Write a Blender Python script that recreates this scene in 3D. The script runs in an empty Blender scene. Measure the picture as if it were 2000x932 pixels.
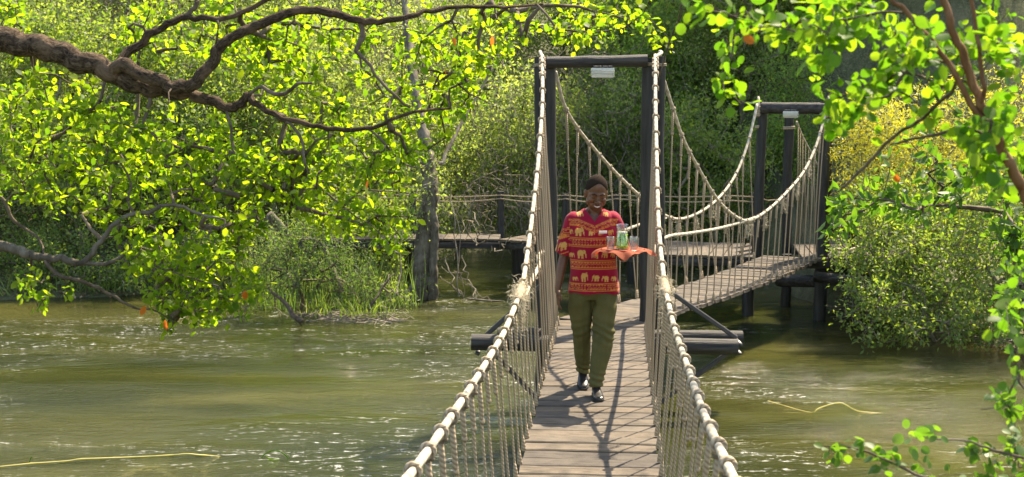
import bpy, bmesh, math, random
import numpy as np
from math import sin, cos, pi, radians, sqrt, atan, atan2, exp
from mathutils import Vector, Matrix, Euler, Quaternion, noise

random.seed(7); RNG = np.random.default_rng(7)
SC = bpy.context.scene
COL = SC.collection

# ------------------------------------------------------------------ camera
FPX, CAMZ = 2777.8, 3.42
PITCH = atan(266.0 / FPX)
cam = bpy.data.cameras.new("camera"); camo = bpy.data.objects.new("camera", cam); COL.objects.link(camo)
cam.lens = 50.0; cam.sensor_width = 36.0; cam.clip_start = 0.1; cam.clip_end = 400
camo.location = (0, 0, CAMZ); camo.rotation_euler = (pi/2 - PITCH, 0, 0)
cam.dof.use_dof = True; cam.dof.focus_distance = 11.6; cam.dof.aperture_fstop = 5.6
SC.camera = camo
# ------------------------------------------------------------------ light
SUN_AZ = radians(38.0)       # from straight ahead (+Y) towards +X
SUN_EL = radians(54.0)
w = bpy.data.worlds.new("World"); SC.world = w; w.use_nodes = True
nt = w.node_tree
sky = nt.nodes.new('ShaderNodeTexSky'); sky.sky_type = 'NISHITA'; sky.sun_disc = False
sky.sun_elevation = SUN_EL; sky.sun_rotation = SUN_AZ
nt.nodes['Background'].inputs[1].default_value = 0.15
nt.links.new(sky.outputs[0], nt.nodes['Background'].inputs[0])
sl = bpy.data.lights.new("sun", 'SUN'); sl.energy = 4.8; sl.angle = radians(0.55); sl.color = (1.0, 0.93, 0.80)
so = bpy.data.objects.new("sun", sl); COL.objects.link(so)
SUN_DIR = Vector((sin(SUN_AZ)*cos(SUN_EL), cos(SUN_AZ)*cos(SUN_EL), sin(SUN_EL)))
so.rotation_euler = SUN_DIR.to_track_quat('Z', 'Y').to_euler(); so.location = (8, 20, 30)
SC.view_settings.view_transform = 'Standard'; SC.view_settings.look = 'None'
SC.view_settings.exposure = 1.42; SC.view_settings.gamma = 1.0
SC.view_settings.use_white_balance = True; SC.view_settings.white_balance_temperature = 7700; SC.view_settings.white_balance_tint = 10   # warm, as the photograph was developed
SC.cycles.max_bounces = 10; SC.cycles.diffuse_bounces = 5; SC.cycles.transmission_bounces = 8
SC.cycles.transparent_max_bounces = 8; SC.cycles.caustics_reflective = False; SC.cycles.caustics_refractive = False
SC.cycles.use_denoising = True

# ------------------------------------------------------------------ measuring
def ray(px, py):
    cx = (px-1000)/FPX; cy = -(py-466)/FPX
    dy = cos(PITCH) + cy*sin(PITCH); dz = -sin(PITCH) + cy*cos(PITCH)
    return cx/dy, dz/dy
def at(px, py, Y):
    dx, dz = ray(px, py); return Vector((dx*Y, Y, CAMZ + dz*Y))
def on(px, py, z=0.0):
    dx, dz = ray(px, py); Y = (z-CAMZ)/dz; return Vector((dx*Y, Y, z))
def proj(p):
    x, y, z = p[0], p[1], p[2]-CAMZ
    d = y*cos(PITCH) - z*sin(PITCH); u = y*sin(PITCH) + z*cos(PITCH)
    return 1000 + FPX*x/d, 466 - FPX*u/d

# ------------------------------------------------------------------ objects
def tag(o, label=None, cat=None, group=None, kind=None):
    if label: o['label'] = label
    if cat: o['category'] = cat
    if group: o['group'] = group
    if kind: o['kind'] = kind
    return o
def empty(name, loc=(0, 0, 0), rz=0):
    o = bpy.data.objects.new(name, None); COL.objects.link(o); o.location = loc; o.rotation_euler = (0, 0, rz)
    o.empty_display_size = 0.1
    return o
def wt(o):
    v = Vector((0, 0, 0))
    while o is not None:
        v = v + Vector(o.location); o = o.parent
    return v
def link(name, me, parent=None, mat=None):
    o = bpy.data.objects.new(name, me); COL.objects.link(o)
    if mat is not None and not me.materials: me.materials.append(mat)
    if parent is not None:
        o.parent = parent; o.location = -wt(parent)
    return o
def copy_tree(o, parent=None, skip=()):
    c = o.copy(); COL.objects.link(c); c.parent = parent
    for ch in list(o.children):
        if ch.name.split('.')[0] not in skip: copy_tree(ch, c)
    return c

class MB:
    def __init__(s): s.v = []; s.f = []; s.uv = {}
    def quad(s, a, b, c, d): s.f.append((a, b, c, d))
    def tube(s, pts, r, n=8, cap=True, uv=True, closed=False):
        pts = [Vector(p) for p in pts]; m = len(pts)
        if not hasattr(r, '__len__'): r = [r]*m
        base = len(s.v); L = 0.0
        T0 = (pts[1]-pts[0]).normalized()
        N = T0.orthogonal().normalized()
        if abs(T0.z) < .9:
            N = (Vector((0, 0, 1)) - T0*T0.z).normalized()
        Ls = []
        for i in range(m):
            if closed: T = (pts[(i+1) % m]-pts[i-1])
            else: T = (pts[min(i+1, m-1)]-pts[max(i-1, 0)])
            if T.length < 1e-9: T = T0.copy()
            T.normalize(); N = (N - T*N.dot(T))
            if N.length < 1e-6: N = T.orthogonal()
            N.normalize(); B = T.cross(N)
            if i: L += (pts[i]-pts[i-1]).length
            Ls.append(L)
            for k in range(n):
                a = 2*pi*k/n
                s.v.append(pts[i] + N*(cos(a)*r[i]) + B*(sin(a)*r[i]))
        cnt = m if closed else m-1
        for i in range(cnt):
            j = (i+1) % m
            for k in range(n):
                k2 = (k+1) % n
                if uv:
                    u0, u1 = k/n, (k+1)/n; v0 = Ls[i]; v1 = Ls[j] if j else Ls[i]+.01
                    s.uv[len(s.f)] = ((u0, v0), (u1, v0), (u1, v1), (u0, v1))
                s.f.append((base+i*n+k, base+i*n+k2, base+j*n+k2, base+j*n+k))
        if cap and not closed:
            s.f.append(tuple(base+k for k in reversed(range(n))))
            s.f.append(tuple(base+(m-1)*n+k for k in range(n)))
        return s
    def cap(s, p, q, r1, r2, n=16):
        p = Vector(p); q = Vector(q); d = (q-p).normalized()
        P = []; R = []
        for k in range(5):
            a = pi/2*k/5; P.append(p - d*r1*cos(a)); R.append(max(r1*sin(a), r1*.05))
        P.append(p); R.append(r1); P.append(q); R.append(r2)
        for k in range(1, 6):
            a = pi/2*k/5; P.append(q + d*r2*sin(a)); R.append(max(r2*cos(a), r2*.05))
        return s.tube(P, R, n, uv=False)
    def ell(s, c, r, rot=None, n=20, m=12):
        c = Vector(c); M = rot.to_matrix() if rot else Matrix.Identity(3)
        b = len(s.v)
        for i in range(1, m):
            th = pi*i/m
            for k in range(n):
                a = 2*pi*k/n
                s.v.append(c + M @ Vector((r[0]*sin(th)*cos(a), r[1]*sin(th)*sin(a), r[2]*cos(th))))
        for i in range(m-2):
            for k in range(n):
                k2 = (k+1) % n
                s.f.append((b+i*n+k, b+(i+1)*n+k, b+(i+1)*n+k2, b+i*n+k2))
        s.v.append(c + M @ Vector((0, 0, r[2]))); s.v.append(c - M @ Vector((0, 0, r[2])))
        t = len(s.v)-2
        for k in range(n):
            k2 = (k+1) % n
            s.f.append((t, b+k, b+k2)); s.f.append((t+1, b+(m-2)*n+k2, b+(m-2)*n+k))
        return s
    def loft(s, rings, n=32, ex=2.0, cap=True):
        # rings: (x, y, z, rx, ry)
        b = len(s.v)
        for (x, y, z, rx, ry) in rings:
            for k in range(n):
                a = 2*pi*k/n; ca, sa = cos(a), sin(a)
                s.v.append(Vector((x + rx*math.copysign(abs(ca)**(2/ex), ca), y + ry*math.copysign(abs(sa)**(2/ex), sa), z)))
        for i in range(len(rings)-1):
            for k in range(n):
                k2 = (k+1) % n
                s.f.append((b+i*n+k, b+i*n+k2, b+(i+1)*n+k2, b+(i+1)*n+k))
        if cap:
            s.f.append(tuple(b+k for k in reversed(range(n))))
            e = b+(len(rings)-1)*n; s.f.append(tuple(e+k for k in range(n)))
        return s
    def box(s, c, d, rot=None, ch=0.0, jit=0.0):
        # chamfered box (octagonal section along its longest axis when ch > 0)
        c = Vector(c); M = rot if rot is not None else Matrix.Identity(3)
        hx, hy, hz = d[0]/2, d[1]/2, d[2]/2; b = len(s.v)
        if ch <= 0:
            for sx, sy, sz in ((-1,-1,-1),(1,-1,-1),(1,1,-1),(-1,1,-1),(-1,-1,1),(1,-1,1),(1,1,1),(-1,1,1)):
                v = Vector((sx*hx, sy*hy, sz*hz))
                if jit: v += Vector((random.uniform(-jit, jit), random.uniform(-jit, jit), random.uniform(-jit, jit)*.5))
                s.v.append(c + M @ v)
            for f in ((0,3,2,1),(4,5,6,7),(0,1,5,4),(1,2,6,5),(2,3,7,6),(3,0,4,7)):
                s.f.append(tuple(b+i for i in f))
            return s
        ax = max(range(3), key=lambda i: d[i]); o = [i for i in range(3) if i != ax]
        h = (hx, hy, hz); a, e = h[o[0]], h[o[1]]
        sec = ((-a+ch,-e),(a-ch,-e),(a,-e+ch),(a,e-ch),(a-ch,e),(-a+ch,e),(-a,e-ch),(-a,-e+ch))
        for end in (-1, 1):
            for (p, q) in sec:
                v = Vector((0, 0, 0)); v[ax] = end*h[ax]; v[o[0]] = p; v[o[1]] = q
                if jit: v[ax] += random.uniform(-jit, jit)
                s.v.append(c + M @ v)
        for k in range(8):
            k2 = (k+1) % 8; s.f.append((b+k, b+k2, b+8+k2, b+8+k))
        s.f.append(tuple(b+k for k in reversed(range(8)))); s.f.append(tuple(b+8+k for k in range(8)))
        return s
    def mesh(s, name, smooth=True):
        me = bpy.data.meshes.new(name); me.from_pydata([tuple(v) for v in s.v], [], s.f)
        if s.uv:
            l = me.uv_layers.new(name='UVMap'); d = l.data
            for p in me.polygons:
                u = s.uv.get(p.index)
                if u:
                    for i, li in enumerate(p.loop_indices): d[li].uv = u[i]
        if smooth: me.polygons.foreach_set('use_smooth', [True]*len(me.polygons))
        me.update(); return me
    def build(s, name, mat, parent=None, smooth=True):
        me = s.mesh(name, smooth); me.materials.append(mat)
        return link(name, me, parent)
def autosmooth(o, ang=35):
    me = o.data
    bm = bmesh.new(); bm.from_mesh(me)
    bmesh.ops.recalc_face_normals(bm, faces=bm.faces)
    for e in bm.edges:
        if len(e.link_faces) == 2 and e.calc_face_angle(0) > radians(ang): e.smooth = False
    bm.to_mesh(me); bm.free(); return o
def fuse(mb, voxel, iters=3, fac=.5):
    me = mb.mesh('tmp')
    bm = bmesh.new(); bm.from_mesh(me); bmesh.ops.recalc_face_normals(bm, faces=bm.faces); bm.to_mesh(me); bm.free()
    o = bpy.data.objects.new('tmp', me); COL.objects.link(o)
    m = o.modifiers.new('r', 'REMESH'); m.mode = 'VOXEL'; m.voxel_size = voxel; m.use_smooth_shade = True
    if iters:
        m = o.modifiers.new('s', 'SMOOTH'); m.iterations = iters; m.factor = fac
    dg = bpy.context.evaluated_depsgraph_get(); dg.update()
    out = bpy.data.meshes.new_from_object(o.evaluated_get(dg))
    bpy.data.objects.remove(o); bpy.data.meshes.remove(me)
    out.polygons.foreach_set('use_smooth', [True]*len(out.polygons)); out.materials.clear()
    return out
def uniform_mesh(name, V, F, smooth=False):
    # V (n,3) float, F (m,k) int
    me = bpy.data.meshes.new(name); k = F.shape[1]
    me.vertices.add(len(V)); me.vertices.foreach_set('co', np.ascontiguousarray(V, dtype=np.float32).ravel())
    me.loops.add(F.size); me.loops.foreach_set('vertex_index', np.ascontiguousarray(F, dtype=np.int32).ravel())
    me.polygons.add(len(F)); me.polygons.foreach_set('loop_start', np.arange(0, F.size, k, dtype=np.int32))
    me.polygons.foreach_set('loop_total', np.full(len(F), k, dtype=np.int32))
    if smooth: me.polygons.foreach_set('use_smooth', np.ones(len(F), dtype=bool))
    me.update(calc_edges=True); return me

# ------------------------------------------------------------------ materials
class NT:
    def __init__(s, name):
        s.m = bpy.data.materials.new(name); s.m.use_nodes = True; s.t = s.m.node_tree
        s.b = s.t.nodes['Principled BSDF']; s.out = s.t.nodes['Material Output']
    def n(s, typ, **kw):
        x = s.t.nodes.new(typ)
        for k, v in kw.items():
            if k == 'ins':
                for a, b in v.items(): x.inputs[a].default_value = b
            else: setattr(x, k, v)
        return x
    def l(s, a, b): s.t.links.new(a, b)
    def coord(s, kind='Object', scale=(1, 1, 1), rot=(0, 0, 0)):
        c = s.n('ShaderNodeTexCoord'); mp = s.n('ShaderNodeMapping')
        mp.inputs['Scale'].default_value = scale; mp.inputs['Rotation'].default_value = rot
        s.l(c.outputs[kind], mp.inputs[0]); return mp.outputs[0]
    def noise(s, vec, scale, det=4, rough=.55, dist=0.0):
        x = s.n('ShaderNodeTexNoise'); x.inputs['Scale'].default_value = scale; x.inputs['Detail'].default_value = det
        x.inputs['Roughness'].default_value = rough; x.inputs['Distortion'].default_value = dist
        if vec is not None: s.l(vec, x.inputs['Vector'])
        return x.outputs['Fac']
    def ramp(s, fac, stops):
        x = s.n('ShaderNodeValToRGB'); e = x.color_ramp.elements
        while len(e) < len(stops): e.new(.5)
        for el, (p, c) in zip(e, stops):
            el.position = p; el.color = (*c, 1) if len(c) == 3 else c
        s.l(fac, x.inputs[0]); return x.outputs[0]
    def math(s, op, a, b=0.0, c=None):
        x = s.n('ShaderNodeMath', operation=op)
        for i, v in enumerate((a, b, c)):
            if v is None: continue
            if isinstance(v, (int, float)): x.inputs[i].default_value = v
            else: s.l(v, x.inputs[i])
        return x.outputs[0]
    def mix(s, fac, a, b, blend='MIX'):
        x = s.n('ShaderNodeMix', data_type='RGBA', blend_type=blend)
        for k, v in ((0, fac), (6, a), (7, b)):
            if isinstance(v, (int, float)): x.inputs[k].default_value = v
            elif isinstance(v, tuple): x.inputs[k].default_value = (*v, 1)
            else: s.l(v, x.inputs[k])
        return x.outputs[2]
    def bump(s, h, strength=.5, dist=.01, normal=None):
        x = s.n('ShaderNodeBump'); x.inputs['Strength'].default_value = strength; x.inputs['Distance'].default_value = dist
        s.l(h, x.inputs['Height'])
        if normal is not None: s.l(normal, x.inputs['Normal'])
        return x.outputs[0]
    def setp(s, col=None, rough=None, normal=None, spec=None, **kw):
        for k, v in (('Base Color', col), ('Roughness', rough), ('Normal', normal), ('Specular IOR Level', spec)):
            if v is None: continue
            if isinstance(v, tuple): s.b.inputs[k].default_value = (*v, 1)
            elif isinstance(v, (int, float)): s.b.inputs[k].default_value = v
            else: s.l(v, s.b.inputs[k])
        for k, v in kw.items(): s.b.inputs[k.replace('_', ' ')].default_value = v
        return s.m

def m_leaf(name, cols, tcols, mixf=.5, rough=.5, spec=.22):
    s = NT(name)
    g = s.n('ShaderNodeNewGeometry'); oi = s.n('ShaderNodeObjectInfo')
    r = s.math('FRACT', s.math('ADD', g.outputs['Random Per Island'], oi.outputs['Random']))
    nn = s.noise(s.coord('Object'), 1.3, 2)
    r2 = s.math('ADD', s.math('MULTIPLY', r, .75), s.math('MULTIPLY', nn, .3))
    k = len(cols)
    c = s.ramp(r2, [(i/(k-1), cc) for i, cc in enumerate(cols)])
    t = s.ramp(r2, [(i/(k-1), cc) for i, cc in enumerate(tcols)])
    s.setp(c, rough, spec=spec)
    tr = s.n('ShaderNodeBsdfTranslucent'); s.l(t, tr.inputs[0])
    mx = s.n('ShaderNodeMixShader'); mx.inputs[0].default_value = mixf
    s.l(s.b.outputs[0], mx.inputs[1]); s.l(tr.outputs[0], mx.inputs[2]); s.l(mx.outputs[0], s.out.inputs[0])
    return s.m
def m_bark(name, c1, c2, c3, scale=18, stretch=(1, 1, .3), bump=.6):
    s = NT(name); v = s.coord('Object', stretch)
    a = s.noise(v, scale, 8, .65, .4); b = s.noise(s.coord('Object'), 3.0, 3)
    c = s.ramp(a, [(.3, c1), (.5, c2), (.72, c3)])
    c = s.mix(s.ramp(b, [(.5, (0, 0, 0)), (.68, (1, 1, 1))]), c, c3)
    return s.setp(c, .85, s.bump(a, bump, .02), spec=.25)
def m_rope(name, c1, c2, stripes=2, pitch=28.0, bump=.8):
    s = NT(name); tc = s.n('ShaderNodeTexCoord'); sp = s.n('ShaderNodeSeparateXYZ'); s.l(tc.outputs['UV'], sp.inputs[0])
    ph = s.math('MULTIPLY_ADD', sp.outputs[0], float(stripes), s.math('MULTIPLY', sp.outputs[1], pitch))
    st = s.math('MULTIPLY_ADD', s.math('SINE', s.math('MULTIPLY', ph, 2*pi)), .5, .5)
    ns = s.noise(s.coord('Object'), 60, 4, .7); ns2 = s.noise(s.coord('Object'), 5, 3)
    f = s.math('MULTIPLY_ADD', ns, .5, s.math('MULTIPLY', st, .65))
    c = s.ramp(f, [(.25, c1), (.75, c2)])
    c = s.mix(s.math('MULTIPLY', ns2, .6), c, tuple(.62*x for x in c2))
    return s.setp(c, .9, s.bump(f, bump, .006), spec=.15)
def m_plain(name, c1, c2, scale=10, rough=.6, bump=.2, stretch=(1, 1, 1), spec=.4, bd=.01, **kw):
    s = NT(name); v = s.coord('Object', stretch); a = s.noise(v, scale, 6, .6)
    return s.setp(s.ramp(a, [(.3, c1), (.7, c2)]), rough, s.bump(a, bump, bd), spec=spec, **kw)
def m_plank():
    s = NT('weathered_plank_wood')
    tc = s.n('ShaderNodeTexCoord'); oi = s.n('ShaderNodeObjectInfo')
    ad = s.n('ShaderNodeVectorMath', operation='ADD'); s.l(tc.outputs['Object'], ad.inputs[0])
    cb = s.n('ShaderNodeCombineXYZ')
    s.l(s.math('MULTIPLY', oi.outputs['Random'], 37.0), cb.inputs[0]); s.l(s.math('MULTIPLY', oi.outputs['Random'], 11.0), cb.inputs[1])
    s.l(cb.outputs[0], ad.inputs[1])
    mp = s.n('ShaderNodeMapping'); mp.inputs['Scale'].default_value = (.12, 1, 1); s.l(ad.outputs[0], mp.inputs[0])
    gr = s.noise(mp.outputs[0], 55, 8, .65, .6)
    bl = s.noise(ad.outputs[0], 4.5, 4, .6); fi = s.noise(ad.outputs[0], 60, 4, .7)
    c = s.ramp(gr, [(.28, (.032, .026, .020)), (.5, (.096, .078, .061)), (.72, (.185, .158, .126))])
    c = s.mix(s.ramp(bl, [(.42, (0, 0, 0)), (.66, (.75, .75, .75))]), c, (.175, .142, .11))
    tone = s.ramp(oi.outputs['Random'], [(0, (.62, .62, .65)), (.5, (.95, .95, .95)), (1, (1.0, .93, .84))])
    c = s.mix(1.0, c, tone, 'MULTIPLY')
    c = s.mix(s.ramp(fi, [(.62, (0, 0, 0)), (.75, (.5, .5, .5))]), c, (.07, .05, .035))
    return s.setp(c, .78, s.bump(s.math('ADD', gr, s.math('MULTIPLY', fi, .3)), .55, .006), spec=.3)
M = {}
M['plank'] = m_plank()
M['rail'] = m_rope('pale_smooth_rope', (.42, .35, .255), (.64, .565, .45), 1, 9.0, .35)
M['hanger'] = m_rope('twisted_sisal_rope', (.25, .175, .105), (.48, .375, .26), 2, 42.0, .6)
M['knot'] = m_rope('knotted_sisal_rope', (.27, .20, .13), (.54, .44, .32), 2, 30.0, .9)
M['fibre'] = m_plain('frayed_sisal_fibre', (.50, .42, .28), (.72, .64, .48), 8, .8, .1)
M['pole'] = m_plain('black_tarred_pole', (.008, .008, .008), (.05, .047, .043), 22, .6, 1.0, (1, 1, .07), .35, .02)
M['polex'] = m_plain('black_tarred_log', (.010, .009, .009), (.075, .068, .06), 20, .65, 1.0, (.07, 1, 1), .35, .02)
M['steel'] = m_plain('dark_painted_steel', (.035, .034, .035), (.075, .07, .068), 14, .4, .2, metal_x=None) if False else m_plain('dark_painted_steel', (.035, .034, .035), (.075, .07, .068), 14, .42, .2)
M['leafL'] = m_leaf('lime_green_leaf', [(.04, .075, .014), (.07, .12, .018), (.105, .16, .024), (.15, .20, .03)],
                    [(.09, .24, .012), (.24, .45, .018), (.46, .66, .022), (.64, .76, .035)], .60)
M['leafR'] = m_leaf('round_fresh_leaf', [(.03, .08, .012), (.05, .13, .016), (.08, .16, .02), (.12, .19, .02)],
                    [(.07, .22, .013), (.17, .41, .017), (.32, .58, .021), (.48, .67, .032)], .55)
M['leafO'] = m_leaf('orange_dying_leaf', [(.5, .12, .02), (.6, .18, .03)], [(.75, .17, .02), (.8, .24, .03)], .5)
M['leafY'] = m_leaf('yellow_grey_leaf', [(.28, .32, .14), (.44, .46, .22), (.66, .60, .09), (.75, .64, .05)],
                    [(.26, .38, .06), (.50, .56, .08), (.80, .74, .03), (.92, .78, .02)], .45)
M['leafB'] = m_leaf('bank_shrub_leaf', [(.07, .12, .04), (.12, .18, .07), (.19, .25, .09), (.28, .29, .08)],
                    [(.15, .30, .03), (.30, .48, .04), (.44, .60, .06), (.56, .66, .06)], .45)
M['leafD'] = m_leaf('dark_jungle_leaf', [(.06, .11, .045), (.10, .165, .065), (.15, .22, .08), (.22, .29, .09)],
                    [(.20, .38, .06), (.30, .52, .07), (.44, .64, .08), (.58, .70, .08)], .56, .45, .3)
M['leafG'] = m_leaf('grey_olive_leaf', [(.12, .16, .075), (.18, .235, .105), (.26, .31, .13), (.36, .38, .13)],
                    [(.26, .42, .08), (.38, .54, .09), (.50, .63, .10), (.64, .68, .10)], .54)
M['leafF'] = m_leaf('feathery_leaf', [(.06, .10, .05), (.10, .15, .07), (.15, .20, .08)], [(.12, .24, .04), (.22, .38, .05), (.36, .50, .06)], .45)
M['leafH'] = m_leaf('hanging_dark_leaf', [(.04, .085, .025), (.06, .12, .03), (.09, .16, .04)],
                    [(.09, .25, .018), (.20, .44, .022), (.36, .60, .03)], .42, .45, .25)
M['twig'] = m_bark('brown_twig_bark', (.05, .035, .024), (.10, .075, .052), (.19, .15, .11), 30)
M['bark'] = m_bark('rough_grey_brown_bark', (.03, .02, .014), (.12, .088, .062), (.30, .25, .20), 22, (.35, 1, 1), 1.0)
M['barkr'] = m_bark('reddish_brown_bark', (.10, .045, .022), (.20, .095, .045), (.30, .17, .09), 30)
M['vine'] = m_bark('dry_grey_vine', (.10, .08, .06), (.19, .16, .12), (.31, .27, .21), 20)
M['trunk'] = m_bark('pale_grey_trunk', (.04, .032, .023), (.115, .095, .07), (.21, .185, .145), 14, (1, 1, .12), 1.0)

s = NT('fissured_dark_bark'); v = s.coord('UV', (5.0, 9.0, 1)); a = s.noise(v, 3.4, 9, .68, 1.2); b = s.noise(s.coord('Object'), 6.0, 4)
c = s.ramp(a, [(.34, (.018, .011, .007)), (.47, (.085, .055, .034)), (.60, (.20, .14, .092)), (.75, (.38, .30, .215))])
c = s.mix(s.ramp(b, [(.52, (0, 0, 0)), (.62, (.5, .5, .5))]), c, (.33, .22, .14))  # tan patches: sunlit spots on the limb put into the bark colour
M['bark'] = s.setp(c, .9, s.bump(a, 1.0, .04), spec=.2)

# ================================================================== terrain and water
def shore(x):
    # distance at which the far bank meets the water, for a given x
    pts = [(-40, 22.5), (-9, 24.4), (-5.2, 25.5), (-3.6, 30), (-1.5, 32.5), (2, 33.0), (4.5, 30.5), (5.2, 23.5), (6.2, 20.6), (7.4, 18.6), (8.4, 14), (9.2, 4), (40, 3)]
    for (a, b), (c, d) in zip(pts, pts[1:]):
        if a <= x <= c: return b + (d-b)*(x-a)/(c-a)
    return 20
def ground_z(x, y):
    d = y - shore(x)
    h = d*.42 if d > 0 else d*.30
    h = min(h, 9 + .05*d)
    h = max(h, -1.6)
    n = noise.noise(Vector((x*.35, y*.35, 0)))*.5 + noise.noise(Vector((x*1.3, y*1.3, 5)))*.16
    if x > 5.4 and y < 30: h = min(h, .25 + .10*max(0, y-20)) if h > 0 else h
    return h + n*min(1.0, .25+abs(h)*.4)
nx, ny = 130, 120
xs = np.concatenate([np.linspace(-90, -16, 15), np.linspace(-15, 15, 100), np.linspace(16, 90, 15)])
ys = np.concatenate([np.linspace(-15, 16, 15), np.linspace(16.5, 45, 90), np.linspace(47, 140, 15)])
V = np.array([(x, y, ground_z(x, y)) for y in ys for x in xs])
F = np.array([(j*nx+i, j*nx+i+1, (j+1)*nx+i+1, (j+1)*nx+i) for j in range(ny-1) for i in range(nx-1)])
s = NT('leaf_litter_soil'); a = s.noise(s.coord(), 1.6, 6, .7); b = s.noise(s.coord(), 24, 6, .7)
c = s.ramp(a, [(.3, (.03, .04, .015)), (.5, (.075, .085, .035)), (.7, (.16, .15, .085))])
c = s.mix(s.ramp(b, [(.45, (0, 0, 0)), (.65, (.8, .8, .8))]), c, (.17, .17, .09))
M['soil'] = s.setp(c, .9, s.bump(b, .9, .05))
g = link('river_bank', uniform_mesh('river_bank', V, F, True), None, M['soil']); tag(g, kind='structure')

# water : real swells and eddies as geometry, fine ripples as relief
def water_h(X, Y):
    h = np.zeros_like(X)
    rg = np.random.default_rng(3)
    for k in range(26):
        lam = 10**rg.uniform(-.45, .45); ang = rg.normal(pi/2*.86, .42); ph = rg.uniform(0, 6.28)
        kx, ky = cos(ang)*2*pi/lam, sin(ang)*2*pi/lam
        wob = .6*np.sin(X*.55+ph*2)+.5*np.sin(Y*.31+ph)
        h += .0048*lam**.8*np.sin(kx*X*.55+ky*Y+ph+wob)*(.55+.45*np.sin(X*.37*(1+k*.07)+Y*.23+k))
    return h
wx = np.concatenate([np.linspace(-90, -12.3, 14), np.arange(-12, 12, .09), np.linspace(12.3, 90, 14)])
wy = [-12., -4., 2.]; y = 4.0
while y < 34: wy.append(y); y += .045 + .0026*y
wy += [36, 40, 60, 90]; wy = np.array(wy)
X, Y = np.meshgrid(wx, wy); H = water_h(X, Y); H[(np.abs(X) > 12.2) | (Y > 34.5)] = 0
V = np.stack([X.ravel(), Y.ravel(), H.ravel()], 1); n = len(wx)
J, I = np.meshgrid(np.arange(len(wy)-1), np.arange(n-1), indexing='ij'); q = (J*n+I).ravel()
F = np.stack([q, q+1, q+n+1, q+n], 1)
s = NT('murky_river_water')
v = s.coord('Object', (.16, .42, 1)); big = s.noise(v, 1.0, 3, .5, .8)
v2 = s.coord('Object', (.8, 3.4, 1), (0, 0, radians(-7))); fl = s.noise(v2, 1.3, 6, .62, 1.2)
c = s.ramp(big, [(.3, (.014, .018, .005)), (.52, (.034, .037, .010)), (.7, (.070, .066, .018))])
c = s.mix(s.math('MULTIPLY', fl, .22), c, (.07, .075, .025))
# thin drifting lines of foam and flecks that follow them; calm and broken stretches of surface
rg_ = s.ramp(s.noise(s.coord('Object', (.16, .30, 1), (0, 0, radians(-6))), 1.1, 2, .5, .6), [(.44, (0, 0, 0)), (.60, (1, 1, 1))])
ln = s.noise(s.coord('Object', (.42, 1.5, 1), (0, 0, radians(-9))), 1.0, 5, .6, 1.8)
line = s.ramp(ln, [(.470, (0, 0, 0)), (.492, (.35, .35, .35)), (.500, (1, 1, 1)), (.508, (.35, .35, .35)), (.53, (0, 0, 0))])
brk = s.ramp(s.noise(s.coord('Object', (1, 2.2, 1)), 9.0, 4, .65, .3), [(.52, (0, 0, 0)), (.60, (1, 1, 1))])
band = s.ramp(ln, [(.43, (0, 0, 0)), (.48, (1, 1, 1)), (.52, (1, 1, 1)), (.57, (0, 0, 0))])
dots = s.ramp(s.noise(s.coord('Object', (1, 2.0, 1)), 15, 3, .55, 0), [(.675, (0, 0, 0)), (.74, (1, 1, 1))])
foam = s.math('MULTIPLY', rg_, s.math('MAXIMUM', s.math('MULTIPLY', line, brk), s.math('MULTIPLY', band, dots)))
c = s.mix(s.math('MULTIPLY', foam, .9), c, (.75, .76, .72))
rip = s.noise(s.coord('Object', (1.0, 3.4, 1), (0, 0, radians(-8))), 2.6, 7, .60, 1.2)
rip2 = s.noise(s.coord('Object', (1.2, 3.0, 1), (0, 0, radians(12))), 11, 4, .6, .4)
rough_ = s.math('MULTIPLY_ADD', s.ramp(s.noise(s.coord('Object', (.13, .34, 1), (0, 0, radians(-10))), 1.5, 3, .55, 1.0), [(.40, (0, 0, 0)), (.58, (1, 1, 1))]), .8, .2)
h = s.math('MULTIPLY', s.math('ADD', rip, s.math('MULTIPLY', rip2, .2)), rough_)
M['water'] = s.setp(c, s.math('MULTIPLY_ADD', foam, .6, .035), s.bump(h, .8, .055), spec=.5, IOR=1.33)
# silt scatters light under the surface, so shadows on the water are soft
s.b.subsurface_method = 'BURLEY'; s.b.inputs['Subsurface Weight'].default_value = .85; s.b.inputs['Subsurface Radius'].default_value = (1, 1, .8); s.b.inputs['Subsurface Scale'].default_value = .25
wa = link('water', uniform_mesh('water', V, F, True), None, M['water']); tag(wa, kind='structure')

# ================================================================== bridge
DZ = 1.0                                           # height of the deck over the water
def cx1(Y): return .509 + .076*(Y-9.18)            # centre line of the near span
H1 = Vector((.0758, .9971, 0))
def interp(tab, t):
    if t <= tab[0][0]: a, b = tab[0], tab[1]
    elif t >= tab[-1][0]: a, b = tab[-2], tab[-1]
    else:
        for a, b in zip(tab, tab[1:]):
            if a[0] <= t <= b[0]: break
    u = (t-a[0])/(b[0]-a[0]); return a[1]+(b[1]-a[1])*u
ZR = [(3.4, 2.25), (5, 2.11), (5.7, 2.07), (7.3, 2.0), (9.1, 1.96), (10.5, 2.08), (11.7, 2.37), (12.7, 2.80), (14.2, 3.42), (15.55, 3.93)]
LC = [(110, 1059), (200, 1060), (330, 1050), (450, 1036), (560, 1021), (650, 985), (740, 930), (860, 850), (932, 800)]
RC = [(110, 1280), (200, 1280), (330, 1283), (450, 1286), (560, 1298), (640, 1316), (720, 1344), (800, 1371), (850, 1393), (932, 1432)]
def smooth_tab(tab):
    return tab
def rail1(Y, side):
    if Y < 5.0:
        p = rail1(5.0, side); return Vector((p.x + .076*(Y-5.0), Y, interp(ZR, Y)))
    z = interp(ZR, Y); px = 1100
    for _ in range(3):
        py = proj((0, Y, z))[1]
        px = interp(LC if side < 0 else RC, py)
    dx, dz = ray(px, py); return Vector((dx*Y, Y, z))
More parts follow.
